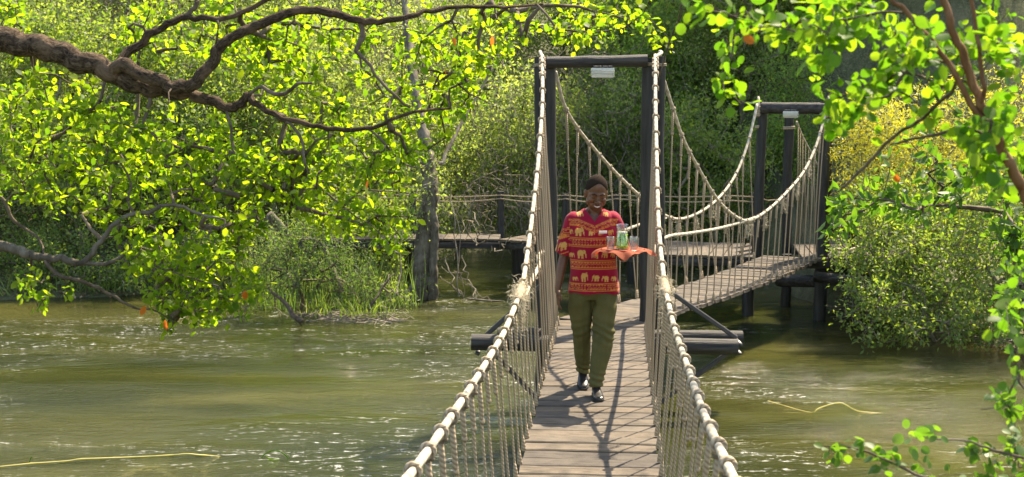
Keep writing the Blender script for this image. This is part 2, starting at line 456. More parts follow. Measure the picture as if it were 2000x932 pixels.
def smooth_curve(f, a, b, n):
    P = [f(a+(b-a)*i/n) for i in range(n+1)]
    for _ in range(6): P = [P[0]]+[(P[i-1]+P[i]*2+P[i+1])/4 for i in range(1, n)]+[P[-1]]
    return P
def tube_part(name, pts, r, mat, parent, n=8):
    return MB().tube(pts, r, n).build(name, mat, parent)

def plank_mesh(L, W, T, seed):
    random.seed(seed); mb = MB(); n = 5; sec = 8; ch = .008
    for i in range(n+1):
        x = -L/2 + L*i/n; a, b = W/2 + random.uniform(-.004, .002), T/2
        if i in (0, n): x += random.uniform(-.02, .02)
        dz = random.uniform(-.0025, .0025)
        for (p, q) in ((-a+ch,-b),(a-ch,-b),(a,-b+ch),(a,b-ch),(a-ch,b),(-a+ch,b),(-a,b-ch),(-a,-b+ch)):
            mb.v.append(Vector((x + (random.uniform(-.006, .006) if i in (0, n) else 0), p, q+dz)))
    for i in range(n):
        for k in range(8):
            k2 = (k+1) % 8; mb.f.append((i*8+k, i*8+k2, (i+1)*8+k2, (i+1)*8+k))
    mb.f.append(tuple(reversed(range(8)))); mb.f.append(tuple(n*8+k for k in range(8)))
    me = mb.mesh('plank', False)
    bm = bmesh.new(); bm.from_mesh(me); bmesh.ops.recalc_face_normals(bm, faces=bm.faces); bm.to_mesh(me); bm.free()
    me.materials.append(M['plank']); return me
PLK1 = [plank_mesh(.96, .196, .045, k) for k in range(6)]
PLK2 = [plank_mesh(.92, .168, .045, 20+k) for k in range(5)]
random.seed(11)

def coil(c, axis, R, r, turns=2.0, n=26, sp=None):
    axis = Vector(axis).normalized(); u = axis.orthogonal().normalized(); v = axis.cross(u); P = []
    sp = sp or r*1.9
    for i in range(n+1):
        a = 2*pi*turns*i/n
        P.append(Vector(c) + (u*cos(a)+v*sin(a))*R + axis*(sp*turns*(i/n-.5)))
    return P
def make_hanger(parent, top, foot, r=.0085, fine=True, rr=.02, axis=H1, double=True):
    """rope from the hand rope to the deck edge: doubled sleeve at the top, cone of strands at the foot"""
    top = Vector(top); foot = Vector(foot); d = foot-top; L = d.length; mb = MB(); n = 8 if fine else 6
    pts = []; k = 9 if fine else 5
    bow = Vector((random.uniform(-.012, .012), random.uniform(-.012, .012), 0))
    for i in range(k+1):
        t = i/k; pts.append(top + d*t + bow*sin(pi*t))
    rad = [r*random.uniform(.94, 1.08) for _ in pts]
    mb.tube(pts, rad, n)
    if double:
        s_ = min(.24, L*.2)*random.uniform(.7, 1.3); e = top + d.normalized()*s_
        mb.tube([top, (top+e)/2, e, e+d.normalized()*.02], [r*1.65, r*1.9, r*1.7, r*.8], n)
        mb.tube([e, e+d.normalized()*.012, e+d.normalized()*.026], [r*1.7, r*2.3, r*1.2], n)
    f0 = foot - d.normalized()*.11
    mb.tube([f0, f0+d.normalized()*.05, foot-d.normalized()*.012, foot], [r*1.1, r*1.9, r*2.5, r*2.1], n)
    mb.build('hanger_rope', M['hanger'], parent)
def make_knot(parent, p, ax, R=.026, r=.0085, fine=True):
    mb = MB()
    mb.tube(coil(p, ax, R, r, 2.0 if fine else 1.0, 24 if fine else 10, r*1.5), r*random.uniform(.95, 1.1), 7 if fine else 5)
    q = Vector(p) + Vector((random.uniform(-.4, .4)*R, 0, -R*1.1))
    mb.ell(q + Vector((0, 0, -.006)), (r*1.7, r*1.8, r*2.1), None, 8, 6)
    mb.ell(q + Vector((R*.7, -.01, .0)), (r*1.2, r*1.5, r*1.1), None, 8, 6)
    mb.build('rope_knot', M['knot'], parent)
def fuzz(name, parent, pts, rad, count, length=.09, th=.0013, mat=None):
    """loose fibres sticking out of a splice"""
    mb = MB()
    for _ in range(count):
        p = Vector(random.choice(pts)) + Vector([random.gauss(0, rad) for _ in range(3)])
        d = Vector((random.gauss(0, .7), random.gauss(0, .7), random.gauss(-.5, .7))).normalized()
        L = length*random.uniform(.4, 1.3); P = [p]
        for i in range(3):
            d = (d + Vector((random.gauss(0, .5), random.gauss(0, .5), random.gauss(-.15, .4)))).normalized()
            P.append(P[-1]+d*L/3)
        mb.tube(P, [th, th, th*.8, th*.3], 3, cap=False, uv=False)
    o = mb.build(name, mat or M['fibre'], parent); tag(o, kind='stuff'); return o

# ---- near span
br = empty('rope_bridge', (cx1(10), 10, DZ))
tag(br, 'near span of the wooden rope bridge that the man in the red shirt walks on', 'rope bridge', 'spans of the rope footbridge')
Y = 3.3; i = 0
while Y < 15.7:
    me = PLK1[i % 6]
    o = link('plank', me, br)
    o.location = Vector((cx1(Y)+random.uniform(-.012, .012), Y, DZ-.0225+random.uniform(-.006, .006))) - Vector(br.location)
    o.rotation_euler = (random.uniform(-.012, .012), random.uniform(-.008, .008), -.076+random.uniform(-.012, .012))
    if i % 3 == 1: o.rotation_euler[2] += pi
    gap = .030 if i in (29, 31) else random.choice((.005, .006, .008, .011))
    Y += .196+gap; i += 1
for sd in (-1, 1):
    P = [Vector((cx1(y)+sd*.36, y, DZ-.10)) for y in (3.3, 7, 11, 15.7)]
    tube_part('stringer_cable', P, .022, M['pole'], br, 8)
    P = smooth_curve(lambda y: rail1(y, sd), 3.4, 15.55, 80)
    def rp(y, P=P):
        t = (y-3.4)/(15.55-3.4)*80; k = max(0, min(79, int(t))); return P[k].lerp(P[k+1], t-k)
    tube_part('hand_rope', P, [.0180 + .0010*sin(q*1.7)+random.gauss(0, .0005) for q in range(81)], M['rail'], br, 12)
    y = 3.75 + (.1 if sd > 0 else 0)
    while y < 15.3:
        p = rp(y); ax = (rp(y+.05)-rp(y-.05)) if y < 15.4 else H1
        step = .40 if y < 9 else .37
        yf = y + random.uniform(-.03, .03)
        ft = Vector((cx1(yf)+sd*.468, yf, DZ+.005))
        make_knot(br, p, ax, .0265, .0092, True)
        make_hanger(br, p - Vector((0, 0, .028)), ft, .0070, True)
        # smaller line of extra ropes where the hand rope climbs to the frame
        if 13.2 < y < 14.6:
            y2 = y+.19; p2 = rp(min(15.5, y2)); ft2 = Vector((cx1(y2)+sd*.472, y2, DZ+.005))
            make_hanger(br, p2 - Vector((0, 0, .02)), ft2, .0068, True, double=False)
        y += step
    # thick splice half way, with a stay rope that runs on to the far span
    ys_ = 10.15 if sd < 0 else 10.3
    c0 = rp(ys_); seg = [rp(ys_-.22+.44*k/8) for k in range(9)]
    o = tube_part('splice_binding', seg, [.024, .031, .036, .034, .038, .035, .033, .029, .023], M['knot'], br, 12)
    fuzz('frayed_fibre', o, seg, .028, 700 if sd < 0 else 420, .055)
    fuzz('frayed_fibre', o, [c0+Vector((0, .05, -.05-.03*k)) for k in range(8)], .02, 160, .05)

# ---- far span : from the first frame to the second frame, turned to the right
A = Vector((.97, 15.75, 0)); B = Vector((4.36, 22.2, 0)); D2 = (B-A).normalized(); N2 = Vector((D2.y, -D2.x, 0)); L2 = (B-A).length
def c2(t):  # t 0..1
    p = A.lerp(B, t); p.z = DZ - .07*sin(pi*t); return p
b2 = empty('rope_bridge', c2(.5))
tag(b2, 'far span of the wooden rope bridge, turning right towards the second black pole frame', 'rope bridge', 'spans of the rope footbridge')
random.seed(5)
m_ = int(L2/.176)
rz2 = atan2(N2.y, N2.x)
for i in range(m_+1):
    t = i/m_; p = c2(t)
    o = link('plank', PLK2[i % 5], b2)
    o.location = p + Vector((0, 0, -.0225+random.uniform(-.004, .004))) - Vector(b2.location) + N2*random.uniform(-.014, .014)
    o.rotation_euler = (0, 0, rz2+random.uniform(-.012, .012))
# wedge boards where the two spans meet
for k in range(3):
    o = link('plank', PLK2[k], b2); o.location = Vector((1.06+.03*k, 15.80+.0*k, DZ-.03-.004*k)) - Vector(b2.location) + Vector((0, .17*k-.1, -.02)); o.rotation_euler = (0, 0, -.16-.1*k)
def plane_pt(px, py, off):
    """point on the vertical plane that runs along one edge of the far span"""
    q = A + N2*off; dx, dz = ray(px, py)
    # dx*Y - q.x = s*D2.x ; Y - q.y = s*D2.y
    s_ = (dx*q.y - q.x)/(D2.x - dx*D2.y); Yv = q.y + s_*D2.y
    return Vector((dx*Yv, Yv, CAMZ+dz*Yv))
FAR = [(1085, 140), (1102, 205), (1128, 250), (1160, 290), (1205, 340), (1255, 388), (1290, 416), (1328, 428), (1372, 412), (1410, 380), (1440, 335), (1462, 275), (1479, 203)]
NEAR = [(1297, 158), (1312, 205), (1334, 270), (1365, 330), (1400, 388), (1432, 420), (1462, 431), (1500, 410), (1540, 372), (1570, 335), (1592, 290), (1606, 245), (1617, 205)]
def spline(P, n=8):
    out = []
    for i in range(len(P)-1):
        p0 = P[max(0, i-1)]; p1 = P[i]; p2 = P[i+1]; p3 = P[min(len(P)-1, i+2)]
        for k in range(n):
            t = k/n
            out.append(.5*((2*p1)+(p2-p0)*t+(2*p0-5*p1+4*p2-p3)*t*t+(3*p1-p0-3*p2+p3)*t**3))
    out.append(P[-1]); return out
SPL2 = {}
for sd, tab in ((-1, FAR), (1, NEAR)):
    P = spline([plane_pt(x, y, sd*.5) for x, y in tab], 8); SPL2[sd] = P
    tube_part('hand_rope', P, [.0195 + .0012*sin(q*1.7) for q in range(len(P))], M['rail'], b2, 10)
    cum = [0.0]
    for a, b in zip(P, P[1:]): cum.append(cum[-1] + Vector((b.x-a.x, b.y-a.y, 0)).length)
    def ph(s_, P=P, cum=cum):
        for k in range(len(cum)-1):
            if cum[k] <= s_ <= cum[k+1]:
                return P[k].lerp(P[k+1], (s_-cum[k])/max(1e-6, cum[k+1]-cum[k])), (P[k+1]-P[k])
        return P[-1], P[-1]-P[-2]
    q = .28; step = .27 if sd > 0 else .30; lastfoot = None; cnt = 0
    while q < cum[-1]-.12:
        p, ax = ph(q)
        t = ((Vector((p.x, p.y, 0))-A).dot(D2))/L2; t = max(.02, min(.99, t))
        if sd < 0 and cnt % 2: tf = t - .5*step/L2*.9
        elif sd < 0: tf = t + .5*step/L2*.9
        else: tf = t
        ft = c2(max(.01, min(.99, tf))) + N2*(sd*.44) + Vector((0, 0, .006))
        make_knot(b2, p, ax, .0255, .0085, False)
        make_hanger(b2, p - Vector((0, 0, .025)), ft, .0082, False)
        q += step*random.uniform(.93, 1.07); cnt += 1
    for k in range(5):
        kk = int(len(P)*(.50+.07*k)); fuzz('frayed_fibre', b2, [P[kk]+Vector((0, 0, -.04-.03*j)) for j in range(6)], .012, 60, .08)
# stay ropes from the splices of the near span to the low points of the far span
pL = rail1(10.15, -1); midL = Vector((.36, 15.5, 1.80))
pts = [pL+Vector((.03, 0, -.02)), pL.lerp(midL, .35)+Vector((0, 0, -.06)), pL.lerp(midL, .7)+Vector((0, 0, -.05)), midL, plane_pt(1185, 462, -.5), plane_pt(1232, 445, -.5), plane_pt(1262, 435, -.5), plane_pt(1300, 426, -.5)]
pts = spline(pts, 8)
o = tube_part('stay_rope', pts, .019, M['rail'], br, 10); fuzz('frayed_fibre', o, pts[8:40], .016, 520, .05)
pR = rail1(10.3, 1); midR = Vector((1.58, 15.5, 1.86))
pts = [pR+Vector((-.02, 0, -.02)), pR.lerp(midR, .35)+Vector((0, 0, -.06)), pR.lerp(midR, .7)+Vector((0, 0, -.05)), midR, plane_pt(1305, 462, .5), plane_pt(1345, 456, .5), plane_pt(1400, 447, .5), plane_pt(1445, 435, .5), plane_pt(1475, 425, .5)]
pts = spline(pts, 8)
o = tube_part('stay_rope', pts, .019, M['rail'], br, 10); fuzz('frayed_fibre', o, pts[26:], .012, 260, .035)

# ---- pole frames
def wobble_pole(p, q, r0, r1, n=12, k=9, amp=.006):
    p = Vector(p); q = Vector(q); P = []; R = []
    for i in range(k+1):
        t = i/k; P.append(p.lerp(q, t)+Vector((random.gauss(0, amp), random.gauss(0, amp), 0))*(1 if 0 < i < k else 0)); R.append(r0+(r1-r0)*t+random.gauss(0, .0015))
    mb = MB().tube(P, R, n)
    return mb
def pole(name, p, q, r0, r1, parent, mat='pole', n=14, lab=None):
    o = wobble_pole(p, q, r0, r1, n).build(name, M[mat], parent); autosmooth(o, 50); return tag(o, lab)
def lamp_fixture(p, w_, label, rz=0):
    """bulkhead lamp: dark back plate, pale ribbed lens, end caps"""
    r = empty('bulkhead_lamp', (0, 0, 0)); tag(r, label, 'lamp', 'lamps under the frame beams')
    mb = MB().box((0, 0, .018), (w_*.82, .10, .022), None, .006); autosmooth(mb.build('back_plate', M['pole'], r), 30)
    mb = MB(); h = .105; rows = 5
    sec = [(-.06, 0), (-.065, -.03), (-.058, -.075), (-.035, -h), (.035, -h), (.058, -.075), (.065, -.03), (.06, 0)]
    for x, k in ((-w_/2, .86), (-w_/2+.012, 1), (w_/2-.012, 1), (w_/2, .86)):
        for (a, b) in sec: mb.v.append(Vector((x, a*k, .006+b*k)))
    for i in range(3):
        for k in range(8): mb.f.append((i*8+k, i*8+(k+1) % 8, (i+1)*8+(k+1) % 8, (i+1)*8+k))
    mb.f.append(tuple(reversed(range(8)))); mb.f.append(tuple(24+k for k in range(8)))
    ln = mb.build('lamp_lens', M['lens'], r); autosmooth(ln, 25)
    for z in (-.03, -.055):
        MB().box((0, -.0655, .006+z), (w_*.97, .006, .006)).build('lens_rib', M['lens'], ln)
    MB().tube([(-w_*.44, .0, -.045), (w_*.44, 0, -.045)], .012, 8).build('light_tube', M['tube'], r)
    r.location = p; r.rotation_euler = (0, 0, rz)
    return r
s = NT('milky_lamp_lens'); M['lens'] = s.setp((.80, .80, .72), .25, spec=.5)
s.b.inputs['Transmission Weight'].default_value = .35
M['tube'] = m_plain('white_glass_tube', (.8, .8, .8), (.85, .85, .85), 5, .3, 0)
random.seed(21)
fr = empty('pole_frame', (1.0, 15.6, 0)); tag(fr, 'tall black pole frame behind the man, with logs sticking out both sides', 'pole frame', 'black pole frames holding up the bridge')
FX0 = at(1071, 120, 15.6).x; FX1 = at(1268, 120, 15.6).x; FT = 3.90
pole('post', (FX0+.05, 15.62, -.9), (FX0, 15.6, FT), .088, .080, fr)
pole('post', (FX1-.01, 15.62, -.9), (FX1, 15.6, FT), .088, .078, fr)
xa = at(1055, 120, 15.95).x; xb = at(1288, 120, 15.95).x
pole('post', (xa+.03, 15.95, -.9), (xa, 15.92, FT+.02), .07, .062, fr)
pole('post', (xb, 15.95, -.9), (xb, 15.92, FT+.03), .075, .066, fr)
bz = at(1170, 121, 15.6).z
o = wobble_pole((FX0-.02, 15.50, bz-.01), (FX1-.03, 15.50, bz+.01), .063, .066, 14).build('cross_beam', M['polex'], fr); autosmooth(o, 50)
# wedges / caps on post tops where the ropes go over
for X_, Y_ in ((FX0, 15.6), (FX1, 15.6), (xa, 15.92), (xb, 15.92)):
    MB().tube(coil((X_, Y_-.01, FT-.07), (0, 0, 1), .084 if Y_ < 15.8 else .069, .009, 2, 40), .008, 6).build('lashing', M['knot'], fr)
for X_, sd in ((xa, -1), (xb, 1)):
    e = rail1(15.5, sd)
    MB().tube(spline([Vector(e), Vector((X_, 15.75, FT+.06)), Vector((X_, 15.95, FT+.075)), Vector((X_+.02, 16.05, FT-.02)), Vector((X_+.03*sd, 16.03, FT-.25))], 6), .019, 10).build('rope_loop', M['rail'], fr)
    for zz in (-.05, -.13, -.20, -.32):
        pp = rail1(15.5+zz*1.6, sd); MB().tube(coil(pp, (0, -.6, .8), .027, .010, 2, 24), .011, 6).build('lashing', M['knot'], fr)
# outrigger logs under the deck, bolted steel ends and struts
LZ = .79
zA = at(921, 645, 15.5).x; zB = at(1437, 666, 15.5).x
def log(name, p, q, r, parent, mat='polex', n=16):
    o = wobble_pole(p, q, r, r*.97, n, 12, .004).build(name, M[mat], parent); return autosmooth(o, 50)
log('outrigger_log', (zA, 15.38, LZ+.02), (zB, 15.38, LZ-.035), .092, fr)
log('outrigger_log', (zA+.28, 15.80, LZ+.03), (zB+.12, 15.80, LZ-.005), .085, fr)
for xe, sd in ((zA, -1), (zB, 1)):
    x1 = xe - sd*.07 if sd < 0 else xe+.02
    MB().box((x1, 15.60, LZ+.0), (.05, .58, .035), None, .004).build('end_plate', M['steel'], fr)
    MB().box((x1, 15.60, LZ-.10), (.05, .58, .02), None, .004).build('end_plate', M['steel'], fr)
    MB().tube([(x1, 15.6, LZ+.07), (x1, 15.6, LZ-.17)], .009, 8).build('bolt', M['steel'], fr)
xl, xr = FX0, FX1
for (p, q) in (((zB+.02, 15.60, LZ+.03), (xr+.16, 15.60, 1.40)), ((zA+.16, 15.60, LZ+.06), (xl-.06, 15.60, 1.42)),
               ((zB+.02, 15.60, LZ-.07), (xr-.10, 15.60, -.10)), ((zA+.16, 15.60, LZ-.05), (xl+.10, 15.60, -.10))):
    p = Vector(p); q = Vector(q); d = q-p; rot = d.to_track_quat('X', 'Z').to_matrix()
    o = MB().box((p+q)/2, (d.length, .05, .05), rot, .008).build('strut', M['steel'], fr); autosmooth(o, 30)
lp = at(1177, 134, 15.42)
lamp_fixture(lp, .25, 'pale ribbed lamp under the beam of the near pole frame, straight above the man')

f2 = empty('pole_frame', (4.4, 22.5, 0)); tag(f2, 'black pole frame at the far end of the bridge beside the yellow bush', 'pole frame', 'black pole frames holding up the bridge')
RP = at(1604, 400, 22.35); LPp = at(1481, 400, 22.9); MP = at(1538, 400, 24.3)
pole('post', (RP.x, 22.35, -.9), (RP.x+.03, 22.35, 3.42), .108, .085, f2)
pole('post', (LPp.x-.02, 22.9, .5), (LPp.x+.04, 22.9, 3.43), .085, .075, f2)
pole('post', (MP.x, 24.3, -.9), (MP.x, 24.3, 3.30), .088, .08, f2)
xq = at(1622, 210, 22.6).x; pole('post', (xq, 22.75, 0.9), (xq+.02, 22.75, 3.50), .07, .065, f2)
o = wobble_pole((at(1486, 210, 22.9).x, 22.78, at(1486, 211, 22.8).z), (at(1628, 210, 22.3).x, 22.22, at(1628, 212, 22.2).z), .09, .09, 14).build('cross_beam', M['polex'], f2); autosmooth(o, 50)
o = wobble_pole(at(1625, 214, 22.6), at(1720, 222, 23.4), .075, .07, 12).build('cross_beam', M['polex'], f2); autosmooth(o, 50)
for px, py, Yd, rr in ((1480, 205, 22.85, .09), (1617, 205, 22.3, .092)):
    p = at(px, py, Yd)
    P = [p+Vector((0, -.09, -.18)), p+Vector((0, -.10, .02)), p+Vector((.01, 0, .12)), p+Vector((.02, .10, .05)), p+Vector((.02, .11, -.2))]
    MB().tube(spline(P, 6), .019, 8).build('rope_loop', M['rail'], f2)
    for zz in (0, .05, .11, .3): MB().tube(coil(p+Vector((-.01*zz*8, -.10, -.05-zz)), (0, 0, 1), .028, .011, 2, 20), .011, 6).build('lashing', M['knot'], f2)
# back stays behind the second frame
P = spline([at(1556, 238, 24.2), at(1568, 268, 24.6), at(1585, 300, 25.2), at(1600, 330, 25.8)], 6); tube_part('back_stay', P, .018, M['rail'], f2)
for k in range(7):
    a = P[2+k*2]; MB().tube([a, Vector((a.x+.02, a.y, 1.05))], .008, 6).build('hanger_rope', M['hanger'], f2)
MB().tube(coil((MP.x, 24.3, at(1538, 250, 24.3).z), (0, 0, 1), .092, .014, 2, 30), .013, 6).build('lashing', M['knot'], f2)
lamp_fixture(at(1545, 218, 22.45), .235, 'pale ribbed lamp under the beam of the far pole frame', -.35)
# support piles and bearers under the far landing
def pile(px, pyw, r, top, cat='pile', lab=''):
    p = on(px, pyw, 0); o = pole('support_pile', (p.x, p.y, -.9), (p.x, p.y, top), r, r*.97, None)
    tag(o, lab, 'pile', 'black support piles standing in the river'); return o
pile(1461, 614, .098, .90, lab='black pile in the river under the middle of the far bridge span')
pile(1535, 598, .085, .88, lab='thin black pile in shade behind the tall right post of the far frame')
pile(1672, 604, .07, .88, lab='black pile at the foot of the yellow bush, right of the far frame')
pile(1014, 560, .145, .86, lab='thick black pile under the left boardwalk beside the near hand rope')
pile(800, 556, .10, .86, lab='black pile under the left boardwalk, left of the pale tree trunk')
pile(1235, 556, .11, .86, lab='black pile under the back boardwalk, seen through the ropes behind the man')
o = log('bearer_log', at(1590, 541, 21.95), at(1702, 552, 21.6), .085, None); tag(o, 'long black bearer log under the far landing, pointing at the yellow bush', 'log')
o = log('bearer_log', at(1520, 548, 23.2), at(1610, 550, 22.6), .10, None); tag(o, 'black bearer log in the shade left of the far right post', 'log')
o = log('bearer_log', at(1604, 516, 22.45), at(1680, 522, 22.2), .10, None); tag(o, 'black log lying under the landing boards right of the far post', 'log')
o = log('cut_log', at(1664, 586, 20.9), at(1712, 566, 22.6), .125, None, 'logend'if 'logend' in M else 'polex'); tag(o, 'cut log with a pale round end under the yellow bush', 'log')

# ================================================================== boardwalks behind
def boardwalk(name_label, path, width, side, plen=.2, z=DZ, fascia=True):
    """path: list of (x, y) of the near edge; boards run across, away from the viewer"""
    P = [Vector((x, y, z)) for x, y in path]
    r = empty('boardwalk', (P[0]+P[-1])/2); tag(r, name_label, 'boardwalk', 'boardwalks on the far side of the water')
    for a, b in zip(P, P[1:]):
        d = (b-a); L = d.length; d.normalize(); nrm = Vector((-d.y, d.x, 0))*side
        k = max(1, int(L/plen)); ang = atan2(nrm.y, nrm.x)
        for i in range(k):
            c = a + d*((i+.5)*L/k) + nrm*(width/2 + random.uniform(-.02, .02))
            o = link('board', BRD[i % 4], r); o.location = c - Vector(r.location) + Vector((0, 0, -.02+random.uniform(-.004, .004)))
            o.rotation_euler = (0, 0, ang); o.scale = (width/1.0, L/k/.2, 1)
        if fascia:
            for off in (.06, width-.1):
                e0 = a + nrm*off; e1 = b + nrm*off; dd = e1-e0
                o = MB().box((e0+e1)/2 - Vector((0, 0, .115)), (dd.length, .07, .12), dd.to_track_quat('X', 'Z').to_matrix(), .008).build('edge_beam', M['polex'], r)
    return r
BRD = [plank_mesh(1.0, .19, .04, 40+k) for k in range(4)]
e1 = on(1457, 501, DZ); e0 = on(1298, 497, DZ)
bw1 = boardwalk('dark edged boardwalk behind the bridge ropes, ending at the far frame', [(e1.x+.1, e1.y), (e0.x, e0.y), (e0.x-1.5, e0.y+1.1)], 2.1, -1)
q0 = on(1040, 471, DZ); q1 = on(975, 467, DZ); q2 = on(690, 466, DZ)
bw2 = boardwalk('narrow sunlit boardwalk over dark water left of the bridge, behind the pale tree trunk', [(e0.x-1.55, e0.y+1.15), (q0.x, q0.y), (q1.x, q1.y), (q2.x-1, q2.y)], .95, -1)
bw3 = boardwalk('landing of grey boards right of the far frame', [(6.6, 21.9), (4.55, 22.15)], 2.2, -1)
# guard posts with two slack ropes along the boardwalks
gp = []
for px, base, lab in ((806, 1.0, 'dark guard post left of the pale tree trunk'), (978, 1.0, 'dark guard post left of the near hand rope'), (1104, 1.0, 'dark guard post behind the left post of the near frame'),
                      (1202, 1.0, 'dark guard post right behind the head of the man'), (1474, 1.0, 'dark guard post beside the left post of the far frame')):
    Yd = 26.4 if px < 1050 else (25.3 if px < 1300 else 24.1)
    p = at(px, 384, Yd)
    o = pole('guard_post', (p.x, p.y, .85), (p.x, p.y, p.z+.06 if px > 1000 else p.z+.10), .07, .065, None); tag(o, lab, 'post', 'dark guard posts of the back boardwalk'); gp.append(p)
for dz, py0, lab in ((0, 0, 'upper slack rope strung between the guard posts behind the bridge'), (-.09, 0, 'lower slack rope strung between the guard posts behind the bridge')):
    P = [at(640, 378, 26.4)+Vector((0, 0, dz*.7))]
    for a, b in zip(gp, gp[1:]):
        for k in range(6):
            t = k/6; P.append(a.lerp(b, t) + Vector((0, -.09, dz*.7 + .03 - (.03+(.03 if dz else .0))*sin(pi*t))))
    P.append(gp[-1]+Vector((0, -.09, dz)))
    if dz == 0: P += [at(1500, 392, 24.1), at(1538, 388, 24.2)]
    o = MB().tube(P, .011, 8).build('guard_rope', M['hanger'], None); tag(o, lab, 'rope', 'guard ropes')
# railing of the landing on the right
rl = empty('log_railing', (5.6, 23.4, DZ)); tag(rl, 'black log railing with rope hangers on the landing right of the far frame', 'railing')
log('top_rail', at(1612, 446, 23.4), at(1720, 452, 23.4), .09, rl)
for px in (1668, 1716): p = at(px, 446, 23.45); pole('post', (p.x, p.y, .9), (p.x, p.y, p.z+.1), .09, .085, rl)
for k in range(9):
    p = at(1622+k*11, 450, 23.4); MB().tube([p, Vector((p.x, p.y, DZ))], .008, 6).build('hanger_rope', M['hanger'], rl)
p = on(1640, 494, DZ)
o = MB().tube(spline([p+Vector((-.12, 0, .03)), p+Vector((0, .03, .05)), p+Vector((.15, -.03, .045)), p+Vector((.3, .03, .09))], 6), [.02+.012*abs(sin(k)) for k in range(19)], 8).build('coiled_rope', M['fibre'], None)
tag(o, 'short pile of frayed rope on the landing boards right of the far post', 'rope')

# ================================================================== the man
PX0 = .672; PY0 = 11.74
man = empty('person', (PX0, PY0, DZ))
tag(man, 'man in a red elephant print shirt walking on the bridge and carrying a tray', 'person')
s = NT('dark_brown_skin'); a = s.noise(s.coord(), 14, 4, .6); b = s.noise(s.coord(), 160, 3, .6)
M['skin'] = s.setp(s.ramp(a, [(.3, (.100, .040, .019)), (.7, (.160, .066, .031))]), .40, s.bump(b, .15, .002), spec=.5)
s.b.inputs['Subsurface Weight'].default_value = .08; s.b.inputs['Subsurface Scale'].default_value = .01
M['hair'] = m_plain('short_black_hair', (.014, .009, .007), (.046, .030, .021), 260, .95, .9, bd=.004, spec=.08)
M['teeth'] = m_plain('teeth', (.75, .72, .65), (.8, .77, .7), 20, .3, 0)
M['lip'] = m_plain('lips', (.11, .035, .03), (.14, .045, .04), 20, .4, .1)
M['eye'] = m_plain('dark_eye', (.01, .008, .007), (.02, .015, .012), 20, .2, 0)
def lp_(o): # local mesh under the man
    o.location = (0, 0, 0); return o
PIT = radians(-20)                                 # head bowed: looks down at the tray
HC = Vector((.022, -.035, 1.668))
def HR(v):
    v = Vector((v[0]*1.20, v[1]*1.08, v[2]*1.15)); v.rotate(Euler((radians(23), radians(3), radians(8)))); return HC + v
HROT = Euler((radians(23), radians(3), radians(8)))
def head_blob(mb, c, r, rot=None):
    e = HROT.to_quaternion() @ (rot.to_quaternion() if rot else Quaternion())
    mb.ell(HR(c), (r[0]*1.20, r[1]*1.08, r[2]*1.15), e, 24, 16)
mb = MB()
# head: skull, face, jaw, cheeks, brow, nose, lips, ears (local: -y is the face)
head_blob(mb, (0, .015, .045), (.074, .094, .092))
head_blob(mb, (0, -.022, .000), (.066, .066, .085))
head_blob(mb, (0, -.035, -.060), (.050, .050, .048))
head_blob(mb, (0, -.060, -.088), (.024, .020, .018))
head_blob(mb, (0, -.074, .030), (.052, .018, .012))
for sx in (-1, 1):
    head_blob(mb, (sx*.038, -.062, -.018), (.024, .022, .020))
    head_blob(mb, (sx*.050, -.020, -.050), (.020, .035, .030))
    head_blob(mb, (sx*.075, .012, -.005), (.009, .020, .032), Euler((radians(-10), 0, radians(sx*-18))))
    head_blob(mb, (sx*.014, -.096, -.024), (.012, .010, .009))
    head_blob(mb, (sx*.029, -.074, .010), (.017, .010, .009))
head_blob(mb, (0, -.090, -.002), (.010, .014, .026), Euler((radians(-18), 0, 0)))
head_blob(mb, (0, -.102, -.022), (.014, .013, .011))
head_blob(mb, (0, -.088, -.045), (.027, .011, .0065))
head_blob(mb, (0, -.083, -.068), (.024, .011, .0075))
# neck, trapezius, chest
mb.cap((.008, .015, 1.46), (.018, -.005, 1.60), .062, .056, 20)
for sx in (-1, 1):
    mb.cap((sx*.03, .02, 1.515), (sx*.14, .012, 1.450), .042, .045, 16)
mb.loft([(.0, .01, .86, .15, .09), (0, .01, 1.05, .150, .095), (0, .01, 1.22, .162, .105), (.0, .01, 1.34, .172, .11), (0, .01, 1.42, .160, .098), (.004, .008, 1.475, .10, .07), (.006, .01, 1.505, .065, .058)], 36)
# right arm hanging (image left)
SH = (-.172, .012, 1.432); EL = (-.240, .055, 1.135); WR = (-.290, -.015, .885)
mb.cap(SH, (-.212, .035, 1.28), .052, .047); mb.cap((-.212, .035, 1.28), EL, .047, .040)
mb.cap(EL, (-.266, .015, 1.03), .041, .040); mb.cap((-.266, .015, 1.03), WR, .040, .026)
# left arm: elbow at the side, forearm forward under the tray
SL = (.174, .012, 1.432); EL2 = (.248, .04, 1.15); WL = (.262, -.215, 1.175)
mb.cap(SL, EL2, .052, .041); mb.cap(EL2, (.252, -.06, 1.145), .042, .040); mb.cap((.252, -.06, 1.145), WL, .040, .027)
def chain(pts, rs):
    for (p, q), (a, b) in zip(zip(pts, pts[1:]), zip(rs, rs[1:])): mb.cap(p, q, a, b, 12)
